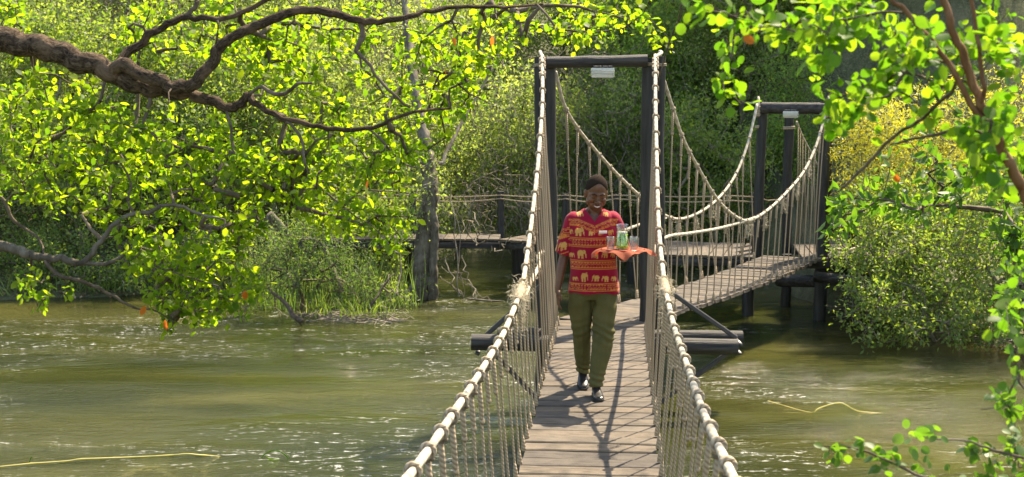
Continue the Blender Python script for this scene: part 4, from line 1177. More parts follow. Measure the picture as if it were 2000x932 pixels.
class Grow:
    """a branch skeleton: main limbs given by hand, twigs grown to target points from the nearest node"""
    def __init__(s, seed):
        s.rng = np.random.default_rng(seed); s.P = np.zeros((60000, 3)); s.n = 0; s.par = []; s.fix = []; s.chains = []; s.main = []
    def add(s, p, par, fix=0.0):
        s.P[s.n] = p; s.par.append(par); s.fix.append(fix); s.n += 1; return s.n-1
    def limb(s, pts, radii, start=None):
        prev = -1 if start is None else start; ids = [] if start is None else [start]
        for p, r in zip(pts, radii): prev = s.add(p, prev, r); ids.append(prev)
        s.main.append(ids); return ids
    def nearest(s, p):
        d = ((s.P[:s.n]-p)**2).sum(1); return int(d.argmin()), float(d.min())**.5
    def grow(s, targets, step=.12, sag=.0, arch=.10, wob=.025):
        T = np.asarray(targets, float)
        d0 = np.array([s.nearest(t)[1] for t in T]); tips = []
        for t in T[np.argsort(d0)]:
            j, d = s.nearest(t)
            if d < step*.4: continue
            a = s.P[j]; k = max(2, int(d/step)); ids = [j]
            side = unit(np.cross(t-a, s.rng.normal(0, 1, 3)))*d*arch*s.rng.uniform(-1, 1) + np.array([0, 0, arch*d*.5 - sag*d])
            for i in range(1, k+1):
                u = i/k; p = a+(t-a)*u + side*4*u*(1-u) + (s.rng.normal(0, wob, 3) if i < k else 0)
                ids.append(s.add(p, ids[-1]))
            s.chains.append(ids); tips.append(ids)
        return tips
    def radii(s, r0, power=.5, cap=1e9):
        w_ = np.zeros(s.n); 
        for c in s.chains: w_[c[-1]] += 1
        for i in range(s.n-1, -1, -1):
            if s.par[i] >= 0: w_[s.par[i]] += w_[i]
        r = r0*np.maximum(w_, .6)**power; f = np.array(s.fix); r = np.minimum(r, cap)
        return np.where(f > 0, f, r)
    def twig_mesh(s, name, r, sides=4, tip=.45):
        C, R = [], []
        for c in s.chains:
            rr = r[c].copy(); rr[0] = min(rr[0], rr[1]*1.15) if len(rr) > 1 else rr[0]
            rr = rr*np.linspace(1, tip if len(c) > 3 else .7, len(c)); C.append(s.P[c]); R.append(rr)
        return tubes_mesh(name, C, R, sides)
    def leaf_points(s, tips, per, span=.5, spread=.05, cluster=.0):
        pos, dirs = [], []
        for c in tips:
            Q = s.P[c]; L = np.concatenate([[0], np.cumsum(np.linalg.norm(np.diff(Q, axis=0), axis=1))])
            tot = L[-1]; n = s.rng.poisson(per)
            for k in range(n):
                t = tot - s.rng.uniform(0, min(span, tot)); i = min(len(L)-2, int(np.searchsorted(L, t)-1)); i = max(0, i)
                u = (t-L[i])/max(1e-6, L[i+1]-L[i]); p = Q[i]+(Q[i+1]-Q[i])*u; d = unit(Q[i+1]-Q[i])
                lat = unit(np.cross(d, s.rng.normal(0, 1, 3))); o = lat*s.rng.uniform(.2, 1)*spread
                if cluster: o = o + s.rng.normal(0, cluster, 3)
                pos.append(p+o); dirs.append(unit(d*.6+lat))
        return np.array(pos), np.array(dirs)

def single_leaves(root, pos, dirs, size, kind, rng, mat, n=300, name='leaf', up=.55, jit=.9, label=None):
    """the leaves that show largest as parts of their own; returns the mask of those used"""
    vis = []
    for i, p in enumerate(pos):
        if p[1] < .6: continue
        px, py = proj(p)
        if -20 < px < 2020 and -20 < py < 950: vis.append((p[1]/size[i], i))
    vis.sort(); use = [i for _, i in vis[:n]]
    V, F = leaf_tmpl(kind); mes = []
    for k in range(5):
        VV = V.copy(); VV[:, 1] *= .85+.08*k; VV[:, 2] *= .4+.45*k
        me = uniform_mesh(name, VV, F); me.materials.append(mat); mes.append(me)
    o0 = wt(root); x, y, z = leaf_frames(pos, dirs, rng, up, jit)
    for i in use:
        o = bpy.data.objects.new(name, mes[i % 5]); COL.objects.link(o); o.parent = root
        Mx = Matrix([[x[i][r], y[i][r], z[i][r]] for r in range(3)])
        o.rotation_euler = Mx.to_euler(); o.location = Vector(pos[i]) - o0; o.scale = (size[i],)*3
    m = np.ones(len(pos), bool); m[use] = False; return m
def pix(poly, depth, n, rng):
    """n random points inside a picture polygon at depths depth=(a,b) or a function"""
    xs_ = [p[0] for p in poly]; ys_ = [p[1] for p in poly]; out = []
    while len(out) < n:
        x = rng.uniform(min(xs_), max(xs_)); y = rng.uniform(min(ys_), max(ys_)); ins = False; j = len(poly)-1
        for i in range(len(poly)):
            (x1, y1), (x2, y2) = poly[i], poly[j]
            if (y1 > y) != (y2 > y) and x < (x2-x1)*(y-y1)/(y2-y1)+x1: ins = not ins
            j = i
        if ins: out.append(at(x, y, rng.uniform(*depth)))
    return out
def blob(c, r, n, rng, shell=.0):
    d = unit(rng.normal(0, 1, (n, 3))); rad = rng.uniform(shell, 1, (n, 1))**(1/2.2)
    return np.array(c) + d*rad*np.array(r)
def px_limb(G, pts, start=None):
    P = spline([at(x, y, Y) for x, y, Y, r in pts], 4); R = []
    rs = [p[3] for p in pts]
    for i in range(len(P)):
        t = i/4; k = min(len(rs)-2, int(t)); R.append(rs[k]+(rs[k+1]-rs[k])*(t-k))
    if start is not None: P, R = P[1:], R[1:]
    P = [np.array(p)+G.rng.normal(0, min(.006, .25*R[i]), 3)*(1 if 0 < i < len(P)-1 else 0) for i, p in enumerate(P)]
    return G.limb(P, R, start)
def limb_part(G, ids, name, mat, parent, n=16, bark=.10):
    P = [Vector(G.P[i]) for i in ids]; R = [G.fix[i] for i in ids]; R[0] = min(R[0], R[1]*.85)
    P2 = spline(P, 3); mb = MB(); R2 = []
    for i in range(len(P2)): t = i/3; k = min(len(R)-2, int(t)); R2.append(R[k]+(R[k+1]-R[k])*(t-k))
    mb.tube(P2, R2, n)
    for v in mb.v:
        pass
    m = len(P2)
    for i in range(m):
        for k in range(n):
            v = mb.v[i*n+k]; f = noise.noise(Vector(v)*14)*bark + noise.noise(Vector(v)*40)*bark*.5
            mb.v[i*n+k] = v + (v-P2[i])*f
    return mb.build(name, mat, parent)

# ---------------------------------------------------------------- the big tree whose limb reaches in from the left
G = Grow(101)
rt = empty('overhanging_tree', (-4.2, 7.6, -.4)); tag(rt, 'lime green tree whose thick bent limb reaches in from the left over the river', 'tree')
m1 = px_limb(G, [(-900, 500, 7.9, .12), (-500, 250, 7.8, .105), (-230, 110, 7.7, .085), (-80, 72, 7.6, .072), (0, 80, 7.6, .068), (70, 90, 7.6, .062), (140, 112, 7.6, .058), (215, 140, 7.6, .054), (280, 172, 7.6, .046), (350, 182, 7.6, .036), (400, 192, 7.6, .030), (440, 210, 7.6, .026)])
trunk_pts = [(-4.3, 7.7, -.5), (-4.15, 7.75, .6), (-4.1, 7.8, 1.6), np.array(at(-900, 500, 7.9))]
limb0 = MB().tube(spline([Vector(p) for p in trunk_pts], 5), [.16-.04*i/15 for i in range(16)], 16).build('trunk', M['bark'], rt)
def near_id(ids, px, py): return min(ids, key=lambda i: (proj(G.P[i])[0]-px)**2+(proj(G.P[i])[1]-py)**2)
m2 = px_limb(G, [(225, 120, 7.55, .040), (300, 152, 7.5, .036), (350, 168, 7.5, .034), (385, 160, 7.5, .033), (410, 130, 7.5, .030), (430, 95, 7.5, .028), (470, 66, 7.5, .027), (510, 46, 7.5, .026), (560, 26, 7.5, .024), (620, 22, 7.5, .022), (690, 36, 7.5, .020), (740, 44, 7.5, .018), (800, 32, 7.5, .014), (860, 18, 7.6, .012), (930, 12, 7.7, .010), (1000, 14, 7.9, .008), (1060, 8, 8.1, .006)], near_id(m1, 225, 140))
m3 = px_limb(G, [(245, 105, 7.7, .026), (275, 85, 7.7, .023), (310, 55, 7.7, .020), (345, 38, 7.7, .018), (380, 34, 7.7, .016), (440, 36, 7.7, .014), (500, 12, 7.7, .012), (560, -20, 7.7, .010)], near_id(m1, 215, 130))
m4 = px_limb(G, [(440, 212, 7.6, .026), (470, 200, 7.6, .024), (484, 186, 7.6, .022), (500, 204, 7.55, .017), (550, 230, 7.5, .015), (610, 245, 7.5, .013), (670, 252, 7.5, .013), (730, 250, 7.5, .011), (770, 232, 7.5, .009), (820, 216, 7.6, .008), (880, 212, 7.7, .006)], near_id(m1, 440, 210))
m5 = px_limb(G, [(345, 38, 7.7, .015), (370, 25, 7.7, .014), (388, 0, 7.7, .013), (400, -50, 7.7, .012)], near_id(m3, 345, 38))
m6 = px_limb(G, [(705, 45, 7.5, .016), (708, 75, 7.5, .014), (695, 98, 7.5, .012), (715, 120, 7.5, .010), (740, 155, 7.5, .009), (775, 190, 7.5, .008), (800, 210, 7.6, .006)], near_id(m2, 700, 38))
m7 = px_limb(G, [(500, 165, 7.5, .010), (545, 185, 7.45, .012), (580, 165, 7.4, .009), (610, 162, 7.4, .006)], near_id(m4, 484, 186))
m8 = px_limb(G, [(560, 235, 7.5, .008), (590, 275, 7.45, .008), (595, 320, 7.4, .007), (620, 360, 7.4, .006), (660, 395, 7.4, .005), (690, 420, 7.4, .004)], near_id(m4, 550, 230))
m9 = px_limb(G, [(735, 262, 7.5, .007), (760, 290, 7.5, .006), (790, 320, 7.5, .005), (830, 330, 7.6, .003)], near_id(m4, 720, 250))
m10 = px_limb(G, [(450, 235, 7.55, .008), (455, 290, 7.5, .007), (470, 330, 7.5, .006), (520, 350, 7.5, .005)], m1[-1])
m11 = px_limb(G, [(60, 150, 8.3, .010), (90, 210, 8.4, .010), (70, 270, 8.5, .009), (110, 330, 8.4, .007)], near_id(m1, 70, 90))
# the lower limb, hanging close over the water
l1 = px_limb(G, [(-500, 300, 7.8, .05), (-300, 380, 7.6, .045), (-120, 450, 7.4, .034), (0, 480, 7.3, .026), (40, 494, 7.3, .024), (80, 502, 7.3, .020), (130, 508, 7.3, .017), (160, 514, 7.3, .016), (185, 488, 7.3, .014), (205, 460, 7.3, .013), (235, 428, 7.3, .012), (290, 414, 7.3, .011), (320, 402, 7.3, .010), (350, 402, 7.35, .009), (390, 418, 7.4, .007), (440, 430, 7.4, .005)], near_id(m1, -500, 250))
l2 = px_limb(G, [(85, 506, 7.3, .012), (115, 536, 7.3, .011), (170, 552, 7.3, .010), (215, 575, 7.3, .008), (260, 600, 7.3, .006), (300, 606, 7.3, .005), (340, 628, 7.3, .004)], near_id(l1, 80, 502))
l3 = px_limb(G, [(165, 514, 7.3, .012), (215, 514, 7.3, .011), (250, 492, 7.3, .009), (280, 500, 7.3, .008), (310, 522, 7.3, .006), (380, 545, 7.3, .004), (430, 560, 7.3, .003)], near_id(l1, 160, 514))
l4 = px_limb(G, [(-90, 330, 7.5, .012), (0, 385, 7.4, .010), (25, 430, 7.4, .009), (75, 465, 7.4, .006), (85, 495, 7.3, .005)], near_id(l1, -300, 380))
rng = G.rng; T = []
for poly, dep, n in [
    ([(0, 100), (0, 0), (70, 0), (85, 60), (60, 85)], (7.8, 9.4), 18),
    ([(0, 110), (140, 140), (240, 200), (230, 330), (0, 330)], (7.4, 9.2), 62),
    ([(250, 0), (560, 0), (560, 130), (240, 100)], (7.6, 9.2), 66),
    ([(230, 215), (460, 235), (560, 330), (230, 330)], (7.3, 9.0), 62),
    ([(450, 60), (560, 40), (560, 330), (520, 200)], (7.5, 8.9), 34),
    ([(560, 0), (960, 0), (960, 100), (850, 330), (560, 330)], (7.5, 9.0), 165),
    ([(940, 0), (1280, 0), (1330, 110), (1290, 100), (1190, 70), (1060, 90), (960, 150)], (7.6, 9.6), 46),
    ([(850, 100), (960, 100), (975, 190), (920, 270), (850, 280)], (7.4, 8.4), 16),
    ([(0, 170), (230, 230), (240, 470), (90, 420), (0, 380)], (7.2, 8.8), 70),
    ([(220, 300), (560, 300), (520, 440), (470, 470), (250, 440)], (7.3, 8.7), 98),
    ([(560, 300), (790, 290), (800, 330), (830, 390), (800, 480), (760, 500), (680, 470), (640, 470), (560, 410)], (7.2, 8.4), 92),
    ([(200, 430), (460, 440), (510, 560), (490, 610), (390, 640), (250, 560)], (7.0, 8.2), 100),
    ([(40, 530), (150, 540), (140, 590), (60, 605)], (7.1, 7.6), 8),
    ([(290, 600), (420, 600), (330, 655), (300, 655)], (7.1, 7.5), 6)]:
    T += pix(poly, dep, n, rng)
G.grow([np.array(t) for t in T if t is not None], .10, arch=.13, wob=.012)
# fill the long bare stretches of twigs with short side shoots
extra = []
for c in list(G.chains):
    if len(c) > 6:
        for i in c[4::4]:
            d = G.rng.normal(0, .16, 3); d[2] -= .03; extra.append(G.P[i]+d)
G.grow(extra, .07, arch=.1, wob=.008)
r = G.radii(.0034, .48, .020)
for nm, ids, mt in (('limb', m1, 'bark'), ('limb', m2, 'bark'), ('limb', m3, 'twigb'), ('limb', m4, 'bark'), ('limb', l1, 'trunk')):  # lower limb takes the paler bark, so sunlight on it is in the colour
    limb_part(G, ids, nm, M.get(mt, M['bark']), rt, 18, .22 if ids is m1 else .14)
limb_part(G, l3, 'branch', M['trunk'], rt, 8, .12)  # side branch of the lower limb, same paler bark for its sunlit look
for ids in (m5, m6, m7, m8, m9, m10, m11, l2, l4): limb_part(G, ids, 'branch', M['twig'], rt, 8, .12)
o = link('twigs', G.twig_mesh('twigs', r, 5), rt, M['twig']); tag(o, kind='stuff')
pos, dirs = G.leaf_points(G.chains, 20, .55, .03, .024)
lim = np.concatenate([G.P[ids] for ids in (m1, m2, m3, m4, l1)])          # the thick limbs themselves carry no leaves
keep = np.array([((lim-p)**2).sum(1).min() > .15**2 for p in pos]); pos, dirs = pos[keep], dirs[keep]
sz = np.clip(RNG.normal(.040, .011, len(pos)), .018, .066)
mk = single_leaves(rt, pos, dirs, sz, 'wide', G.rng, M['leafL'], 290)
o = link('foliage', leaves_mesh('foliage', pos[mk], dirs[mk], sz[mk], 'wide', G.rng), rt, M['leafL']); tag(o, kind='stuff')
for px, py, Y_ in ((884, 74, 7.4), (961, 70, 7.4), (322, 625, 7.2), (285, 598, 7.2), (720, 352, 7.2), (480, 568, 7.2), (870, 130, 7.5)):
    me_ = uniform_mesh('dying_leaf', *leaf_tmpl('wide')); o = link('dying_leaf', me_, rt, M['leafO'])
    o.location = at(px, py, Y_) - Vector(rt.location); o.rotation_euler = (random.uniform(.8, 2), random.uniform(.6, 2), random.uniform(0, 6)); o.scale = (.055,)*3
tag(o, 'orange leaf')
print('left tree leaves', len(pos), 'nodes', G.n)

# ---------------------------------------------------------------- near tree on the right, blurred round leaves
G = Grow(202)
rr_ = empty('round_leaved_tree', (2.6, 4.3, -.3)); tag(rr_, 'near tree with round fresh leaves and reddish stems filling the top right corner', 'tree')
a1 = px_limb(G, [(2200, 900, 4.3, .026), (2120, 620, 4.2, .022), (2050, 480, 4.1, .019), (2000, 375, 4.05, .016), (1960, 300, 4.0, .0145), (1920, 205, 4.0, .013), (1895, 150, 4.0, .012), (1870, 85, 4.0, .011), (1850, 20, 4.0, .010), (1835, -60, 4.0, .009), (1800, -160, 4.0, .007)])
MB().tube(spline([Vector((2.62, 4.3, -.5)), Vector((2.4, 4.35, .6)), Vector((2.1, 4.32, 1.7)), at(2200, 900, 4.3)], 5), [.045-.018*i/15 for i in range(16)], 12).build('trunk', M['barkr'], rr_)
def nid(ids, px, py): return min(ids, key=lambda i: (proj(G.P[i])[0]-px)**2+(proj(G.P[i])[1]-py)**2)
a2 = px_limb(G, [(1925, 250, 4.0, .010), (1890, 190, 4.0, .0085), (1850, 125, 4.0, .008), (1810, 70, 4.0, .008), (1770, 25, 4.0, .007), (1730, -10, 4.0, .006)], nid(a1, 1950, 280))
a3 = px_limb(G, [(1925, 190, 3.95, .007), (1915, 110, 3.95, .006), (1902, 30, 3.95, .006), (1890, -60, 3.95, .005)], nid(a1, 1920, 205))
a4 = px_limb(G, [(1865, 175, 4.1, .006), (1835, 200, 4.2, .0055), (1790, 240, 4.3, .005), (1740, 272, 4.4, .005), (1690, 325, 4.5, .005), (1650, 362, 4.5, .004), (1636, 376, 4.5, .003)], nid(a2, 1870, 160))
a5 = px_limb(G, [(1900, 245, 4.0, .005), (1830, 262, 4.1, .005), (1770, 275, 4.2, .004), (1740, 282, 4.3, .003)], nid(a1, 1950, 280))
a6 = px_limb(G, [(1800, 110, 4.1, .005), (1760, 150, 4.1, .0045), (1730, 190, 4.1, .004), (1640, 185, 4.2, .003)], nid(a2, 1850, 125))
a7 = px_limb(G, [(1740, 20, 4.1, .004), (1650, 38, 4.2, .004), (1560, 42, 4.4, .0035), (1480, 60, 4.5, .003), (1430, 30, 4.6, .0025), (1330, 10, 4.8, .002)], nid(a2, 1770, 25))
a8 = px_limb(G, [(1330, 30, 5.6, .004), (1312, 70, 5.7, .0035), (1296, 120, 5.8, .003), (1285, 165, 5.9, .002)], a7[-1])
a9 = px_limb(G, [(1434, 60, 4.9, .003), (1428, 110, 4.9, .003), (1405, 150, 4.9, .002)], nid(a7, 1430, 30))
rng = G.rng; T = []
for poly, dep, n in [
    ([(1330, 0), (2000, 0), (2000, 90), (1800, 110), (1680, 90), (1420, 50), (1330, 25)], (3.8, 4.9), 72),
    ([(1560, 60), (2000, 80), (2000, 220), (1830, 230), (1600, 200)], (3.8, 4.6), 46),
    ([(1860, 220), (2000, 200), (2000, 470), (1910, 380)], (3.8, 4.6), 26),
    ([(1590, 190), (1700, 190), (1680, 260), (1600, 270)], (4.2, 4.5), 4),
    ([(1920, 580), (2000, 560), (2000, 760), (1950, 720)], (3.7, 4.1), 3),
    ([(1390, 80), (1480, 60), (1460, 250), (1390, 160)], (4.7, 5.0), 7)]:
    T += pix(poly, dep, n, rng)
# the crown goes on above and beside the picture
T += [np.array((random.uniform(.6, 3.2), random.uniform(3.4, 6.5), random.uniform(4.5, 5.8))) for _ in range(60)]
G.grow([np.array(t) for t in T], .08, arch=.12, wob=.006)
r = G.radii(.0013, .45, .006)
for ids in (a1, a2, a3): limb_part(G, ids, 'stem', M['barkr'], rr_, 10, .08)
for ids in (a4, a5, a6, a7, a8, a9): limb_part(G, ids, 'branch', M['twig'], rr_, 8, .1)
o = link('twigs', G.twig_mesh('twigs', r, 5), rr_, M['twig']); tag(o, kind='stuff')
pos, dirs = G.leaf_points(G.chains, 9, .40, .028, .014)
sz = np.clip(RNG.normal(.036, .008, len(pos)), .020, .054)
mk = single_leaves(rr_, pos, dirs, sz, 'round', G.rng, M['leafR'], 290, up=.35, jit=1.1)
o = link('foliage', leaves_mesh('foliage', pos[mk], dirs[mk], sz[mk], 'round', G.rng, .35, 1.1), rr_, M['leafR']); tag(o, kind='stuff')
for px, py, sz_ in ((1757, 347, .030), (1451, 74, .036)):
    o = link('dying_leaf', uniform_mesh('dying_leaf', *leaf_tmpl('round')), rr_, M['leafO']); o.location = at(px, py, 4.1)-Vector(rr_.location)
    o.rotation_euler = (1.2, .3, 1.9 if px > 1500 else .2); o.scale = (sz_, sz_, sz_)
print('right near leaves', len(pos))

# ---------------------------------------------------------------- low sprays in the bottom right corner
G = Grow(303)
ls = empty('river_shrub', (1.95, 4.7, .2)); tag(ls, 'low shrub with dark oval leaves reaching in at the bottom right corner over the water', 'shrub')
b1 = px_limb(G, [(2260, 1150, 4.9, .012), (2120, 1000, 4.9, .009), (2000, 960, 4.9, .007), (1900, 960, 4.9, .006), (1800, 930, 4.9, .005), (1760, 912, 4.9, .005), (1700, 885, 4.9, .004), (1660, 874, 4.9, .003), (1610, 872, 4.9, .002)])
def nid(ids, px, py): return min(ids, key=lambda i: (proj(G.P[i])[0]-px)**2+(proj(G.P[i])[1]-py)**2)
b2_ = px_limb(G, [(2050, 920, 4.7, .006), (2000, 895, 4.6, .005), (1940, 880, 4.6, .005), (1890, 862, 4.6, .004), (1830, 858, 4.6, .003), (1775, 850, 4.6, .002)], nid(b1, 2050, 980))
b3_ = px_limb(G, [(2080, 880, 4.9, .006), (2000, 760, 5.0, .005), (1985, 740, 5.0, .004), (1960, 790, 5.0, .003), (1915, 800, 5.0, .002)], nid(b1, 2120, 1000))
b4_ = px_limb(G, [(1990, 700, 5.0, .004), (1975, 640, 5.0, .003), (1965, 600, 5.0, .002)], nid(b3_, 1995, 750))
MB().tube(spline([Vector((2.3, 4.9, -.6)), Vector((2.35, 4.9, .2)), at(2260, 1150, 4.9)], 5), .014, 8).build('stem', M['twig'], ls)
T = []; rng = G.rng
for poly, dep, n in [
    ([(1600, 850), (1700, 850), (1800, 900), (1830, 932), (1740, 932), (1600, 890)], (4.8, 5.0), 15),
    ([(1760, 830), (2000, 830), (2000, 932), (1900, 932), (1860, 880), (1770, 860)], (4.5, 4.9), 20),
    ([(1900, 740), (2000, 700), (2000, 850), (1920, 800)], (4.8, 5.2), 12),
    ([(1945, 560), (2000, 480), (2000, 720), (1950, 700)], (4.9, 5.4), 20),
    ([(1840, 900), (2000, 900), (2000, 990), (1840, 990)], (4.7, 5.0), 12)]:
    T += pix(poly, dep, n, rng)
G.grow([np.array(t) for t in T], .06, arch=.1, wob=.005)
r = G.radii(.0012, .45, .005)
for ids in (b1, b2_, b3_, b4_): limb_part(G, ids, 'branch', M['twig'], ls, 8, .1)
o = link('twigs', G.twig_mesh('twigs', r, 5), ls, M['twig']); tag(o, kind='stuff')
pos, dirs = G.leaf_points(G.chains, 7, .22, .02, .008); sz = RNG.uniform(.025, .042, len(pos))
mk = single_leaves(ls, pos, dirs, sz, 'round', G.rng, M['leafH'], 200, up=.5, jit=.9)
if mk.any(): o = link('foliage', leaves_mesh('foliage', pos[mk], dirs[mk], sz[mk], 'round', G.rng), ls, M['leafH']); tag(o, kind='stuff')

# ---------------------------------------------------------------- generic tree / bush from crown blobs
def tree(name, label, cat, base, lobes, leaf, mat, size, per, trunk_r, seed, wood='twig', kind='far', span=.6, spread=.1, cluster=.09, step=.3, group=None, up=.5, fork=None, r0=.004, singles=0, jit=.9):
    G = Grow(seed); base = np.array(base, float)
    root = empty(name, base); tag(root, label, cat, group)
    top = base + (np.mean([np.array(l[0]) for l in lobes], axis=0)-base)*(.55 if fork is None else fork)
    k = 6; ids = G.limb([base+(top-base)*i/k + G.rng.normal(0, .04, 3)*(0 < i < k) for i in range(k+1)], [trunk_r*(1-.5*i/k) for i in range(k+1)])
    T = np.concatenate([blob(c, rr, n, G.rng) for c, rr, n in lobes])
    T = T[T[:, 2] > .08]
    G.grow(T, step, arch=.12, wob=.03)
    r = G.radii(r0, .5, trunk_r*.6)
    limb_part(G, ids, 'trunk' if cat == 'tree' else 'stem', M[wood], root, 9, .1)
    o = link('branches', G.twig_mesh('branches', r, 4), root, M[wood]); tag(o, kind='stuff')
    pos, dirs = G.leaf_points(G.chains, per, span, spread, cluster)
    ok = pos[:, 2] > .03; pos, dirs = pos[ok], dirs[ok]
    sz = G.rng.uniform(size[0], size[1], len(pos))
    if singles:
        mk = single_leaves(root, pos, dirs, sz, kind, G.rng, M[mat], singles); pos, dirs, sz = pos[mk], dirs[mk], sz[mk]
    o = link(leaf, leaves_mesh(leaf, pos, dirs, sz, kind, G.rng, up, jit), root, M[mat]); tag(o, kind='stuff')
    return root
def atv(px, py, Y): return tuple(at(px, py, Y))

# right bank: yellow bush, green bush below it, hanging dark-leaved branch
tree('yellow_bush', 'tall bush full of small yellow leaves just right of the far pole frame', 'bush', (6.6, 22.6, .2),
     [(atv(1715, 310, 22.3), (.75, .9, 1.0), 330), (atv(1840, 270, 22.5), (1.0, 1.0, 1.0), 280), (atv(1710, 240, 22.3), (.65, .7, .5), 120), (atv(1840, 400, 22.5), (1.2, .9, .9), 260), (atv(1960, 330, 22.5), (1.0, 1.0, 1.7), 230), (atv(1700, 400, 22.3), (.6, .6, .5), 90)],
     'foliage', 'leafY', (.055, .095), 26, .06, 31, 'vine', 'narrow', .7, .09, .09)
tree('green_bush', 'pale green leafy bush leaning over the water under the yellow bush', 'bush', (6.3, 20.8, -.1),
     [(atv(1750, 480, 20.2), (.75, .8, .75), 230), (atv(1690, 560, 19.6), (.38, .5, .38), 60), (atv(1810, 560, 20.0), (.8, .7, .6), 140), (atv(1730, 615, 19.3), (.5, .5, .25), 50), (atv(1880, 470, 20.6), (1.0, .9, .9), 210), (atv(1730, 400, 21), (.7, .6, .6), 120), (atv(1850, 390, 21), (.9, .7, .7), 150), (atv(1670, 500, 20.4), (.25, .4, .3), 26), (atv(1660, 620, 19.2), (.2, .3, .12), 12), (atv(1650, 540, 19.6), (.10, .3, .08), 7), (atv(1700, 655, 19.0), (.16, .3, .06), 8), (atv(1790, 650, 19.0), (.3, .3, .10), 16), (atv(1880, 620, 19.4), (.4, .4, .3), 40), (atv(1700, 440, 20.6), (.3, .4, .3), 22)],
     'foliage', 'leafB', (.045, .09), 16, .05, 32, 'vine', 'far', .6, .12, .09)
_rb = np.random.default_rng(61)
tree('green_bush', 'loose trailing sprays of leaves at the water edge of the green bush', 'bush', (6.2, 20.4, -.1),
     [(atv(_rb.uniform(1640, 1960), _rb.uniform(560, 672), _rb.uniform(18.7, 19.6)), (.16, .2, .07), 7) for _ in range(30)] + [(atv(_rb.uniform(1620, 1720), _rb.uniform(380, 560), 20), (.12, .2, .10), 6) for _ in range(16)],
     'foliage', 'leafB', (.045, .085), 15, .03, 62, 'vine', 'far', .5, .08, .05, .2)
tree('bank_tree', 'loose green bush with bare grey stems on the right bank at the picture edge', 'bush', (7.6, 19.6, .1),
     [(atv(1930, 500, 19.6), (.9, .9, .9), 190), (atv(1990, 400, 19.6), (1.0, 1.0, 1.3), 200), (atv(1950, 600, 19.2), (.8, .5, .35), 50), (atv(2080, 500, 19.2), (.9, .8, 1.2), 120)],
     'foliage', 'leafB', (.05, .10), 14, .06, 33, 'vine', 'far', .6, .08, .07)
G = None
tree('drooping_tree', 'dark green drooping branch of long leaves in front of the yellow bush', 'tree', (4.9, 10.6, -.2),
     [(atv(1690, 395, 10.0), (.26, .35, .10), 10), (atv(1800, 405, 10.0), (.26, .4, .11), 9), (atv(1890, 340, 10.0), (.26, .4, .3), 12), (atv(1975, 400, 10), (.15, .3, .5), 18), (atv(1632, 425, 9.9), (.08, .2, .07), 6), (atv(1790, 290, 10), (.3, .3, .2), 7), (atv(1985, 560, 10), (.10, .2, .35), 12)],
     'foliage', 'leafH', (.07, .12), 11, .05, 34, 'twig', 'oval', .4, .04, .03, .16, r0=.0035, up=.1, singles=200)
# overstorey of the right bank tree above the bridge: casts the broken shade on the near boards
tree('shade_tree', 'tree of the right bank whose high crown throws broken shade on the near boards', 'tree', (6.4, 11.5, -.3),
     [((2.6, 9.4, 6.5), (.9, 1.2, .5), 90), ((3.2, 11.3, 6.6), (.9, 1.1, .5), 80), ((4.8, 11.0, 6.9), (1.2, 1.4, .7), 50), ((2.1, 8.0, 6.4), (.7, .9, .4), 50)],
     'foliage', 'leafL', (.06, .10), 13, .12, 35, 'twig', 'far', .6, .1, .1)

# mid-stream island: feathery shrub, grass, debris
tree('feathery_shrub', 'grey green feathery shrub growing out of the river on the left', 'shrub', tuple(on(590, 612, -.05)),
     [(atv(560, 510, 22.4), (.62, .5, .66), 200), (atv(640, 490, 22.6), (.5, .5, .78), 170), (atv(500, 560, 22.6), (.45, .4, .35), 80), (atv(700, 530, 22.4), (.4, .4, .55), 80), (atv(600, 430, 22.8), (.5, .4, .45), 80), (atv(520, 470, 22.8), (.4, .4, .4), 50)],
     'foliage', 'leafF', (.035, .075), 26, .04, 36, 'twig', 'narrow', .6, .07, .05)
tree('feathery_shrub', 'thin open shrub with bare bent stems at the foot of the pale trunk', 'shrub', tuple(on(745, 612, -.05)),
     [(atv(760, 560, 22.2), (.35, .3, .25), 26), (atv(800, 590, 22.0), (.22, .2, .15), 16), (atv(790, 450, 23), (.35, .3, .5), 26)],
     'foliage', 'leafB', (.05, .09), 10, .03, 37, 'vine', 'narrow', .5, .06, .05)
tree('bank_bush', 'mid green bush on the left bank just behind the feathery shrub', 'bush', (at(640, 500, 26).x, 26.0, -.2),
     [(atv(640, 470, 26), (.9, .7, .8), 200), (atv(720, 440, 26.2), (.7, .6, .7), 120), (atv(700, 520, 25.8), (.6, .5, .4), 70), (atv(770, 470, 26.4), (.35, .5, .6), 50)],
     'foliage', 'leafB', (.06, .11), 20, .05, 51, 'vine', 'far', .6, .1, .08)
tree('bank_bush', 'grey green bush on the left bank behind the tip of the low branch', 'bush', (at(420, 540, 25.5).x, 25.5, -.1),
     [(atv(420, 500, 25.5), (1.0, .7, .75), 190), (atv(300, 520, 25.6), (.8, .6, .6), 120), (atv(500, 480, 25.8), (.6, .5, .6), 90)],
     'foliage', 'leafG', (.05, .10), 20, .05, 52, 'vine', 'narrow', .6, .1, .08)
tree('bank_bush', 'pale green bush on the left bank at the left picture edge', 'bush', (at(120, 540, 25.2).x, 25.2, -.1),
     [(atv(120, 510, 25.2), (1.1, .7, .7), 190), (atv(10, 520, 25.4), (.8, .6, .7), 110), (atv(220, 540, 25.0), (.7, .5, .4), 80)],
     'foliage', 'leafB', (.05, .10), 20, .05, 53, 'vine', 'far', .6, .1, .08)
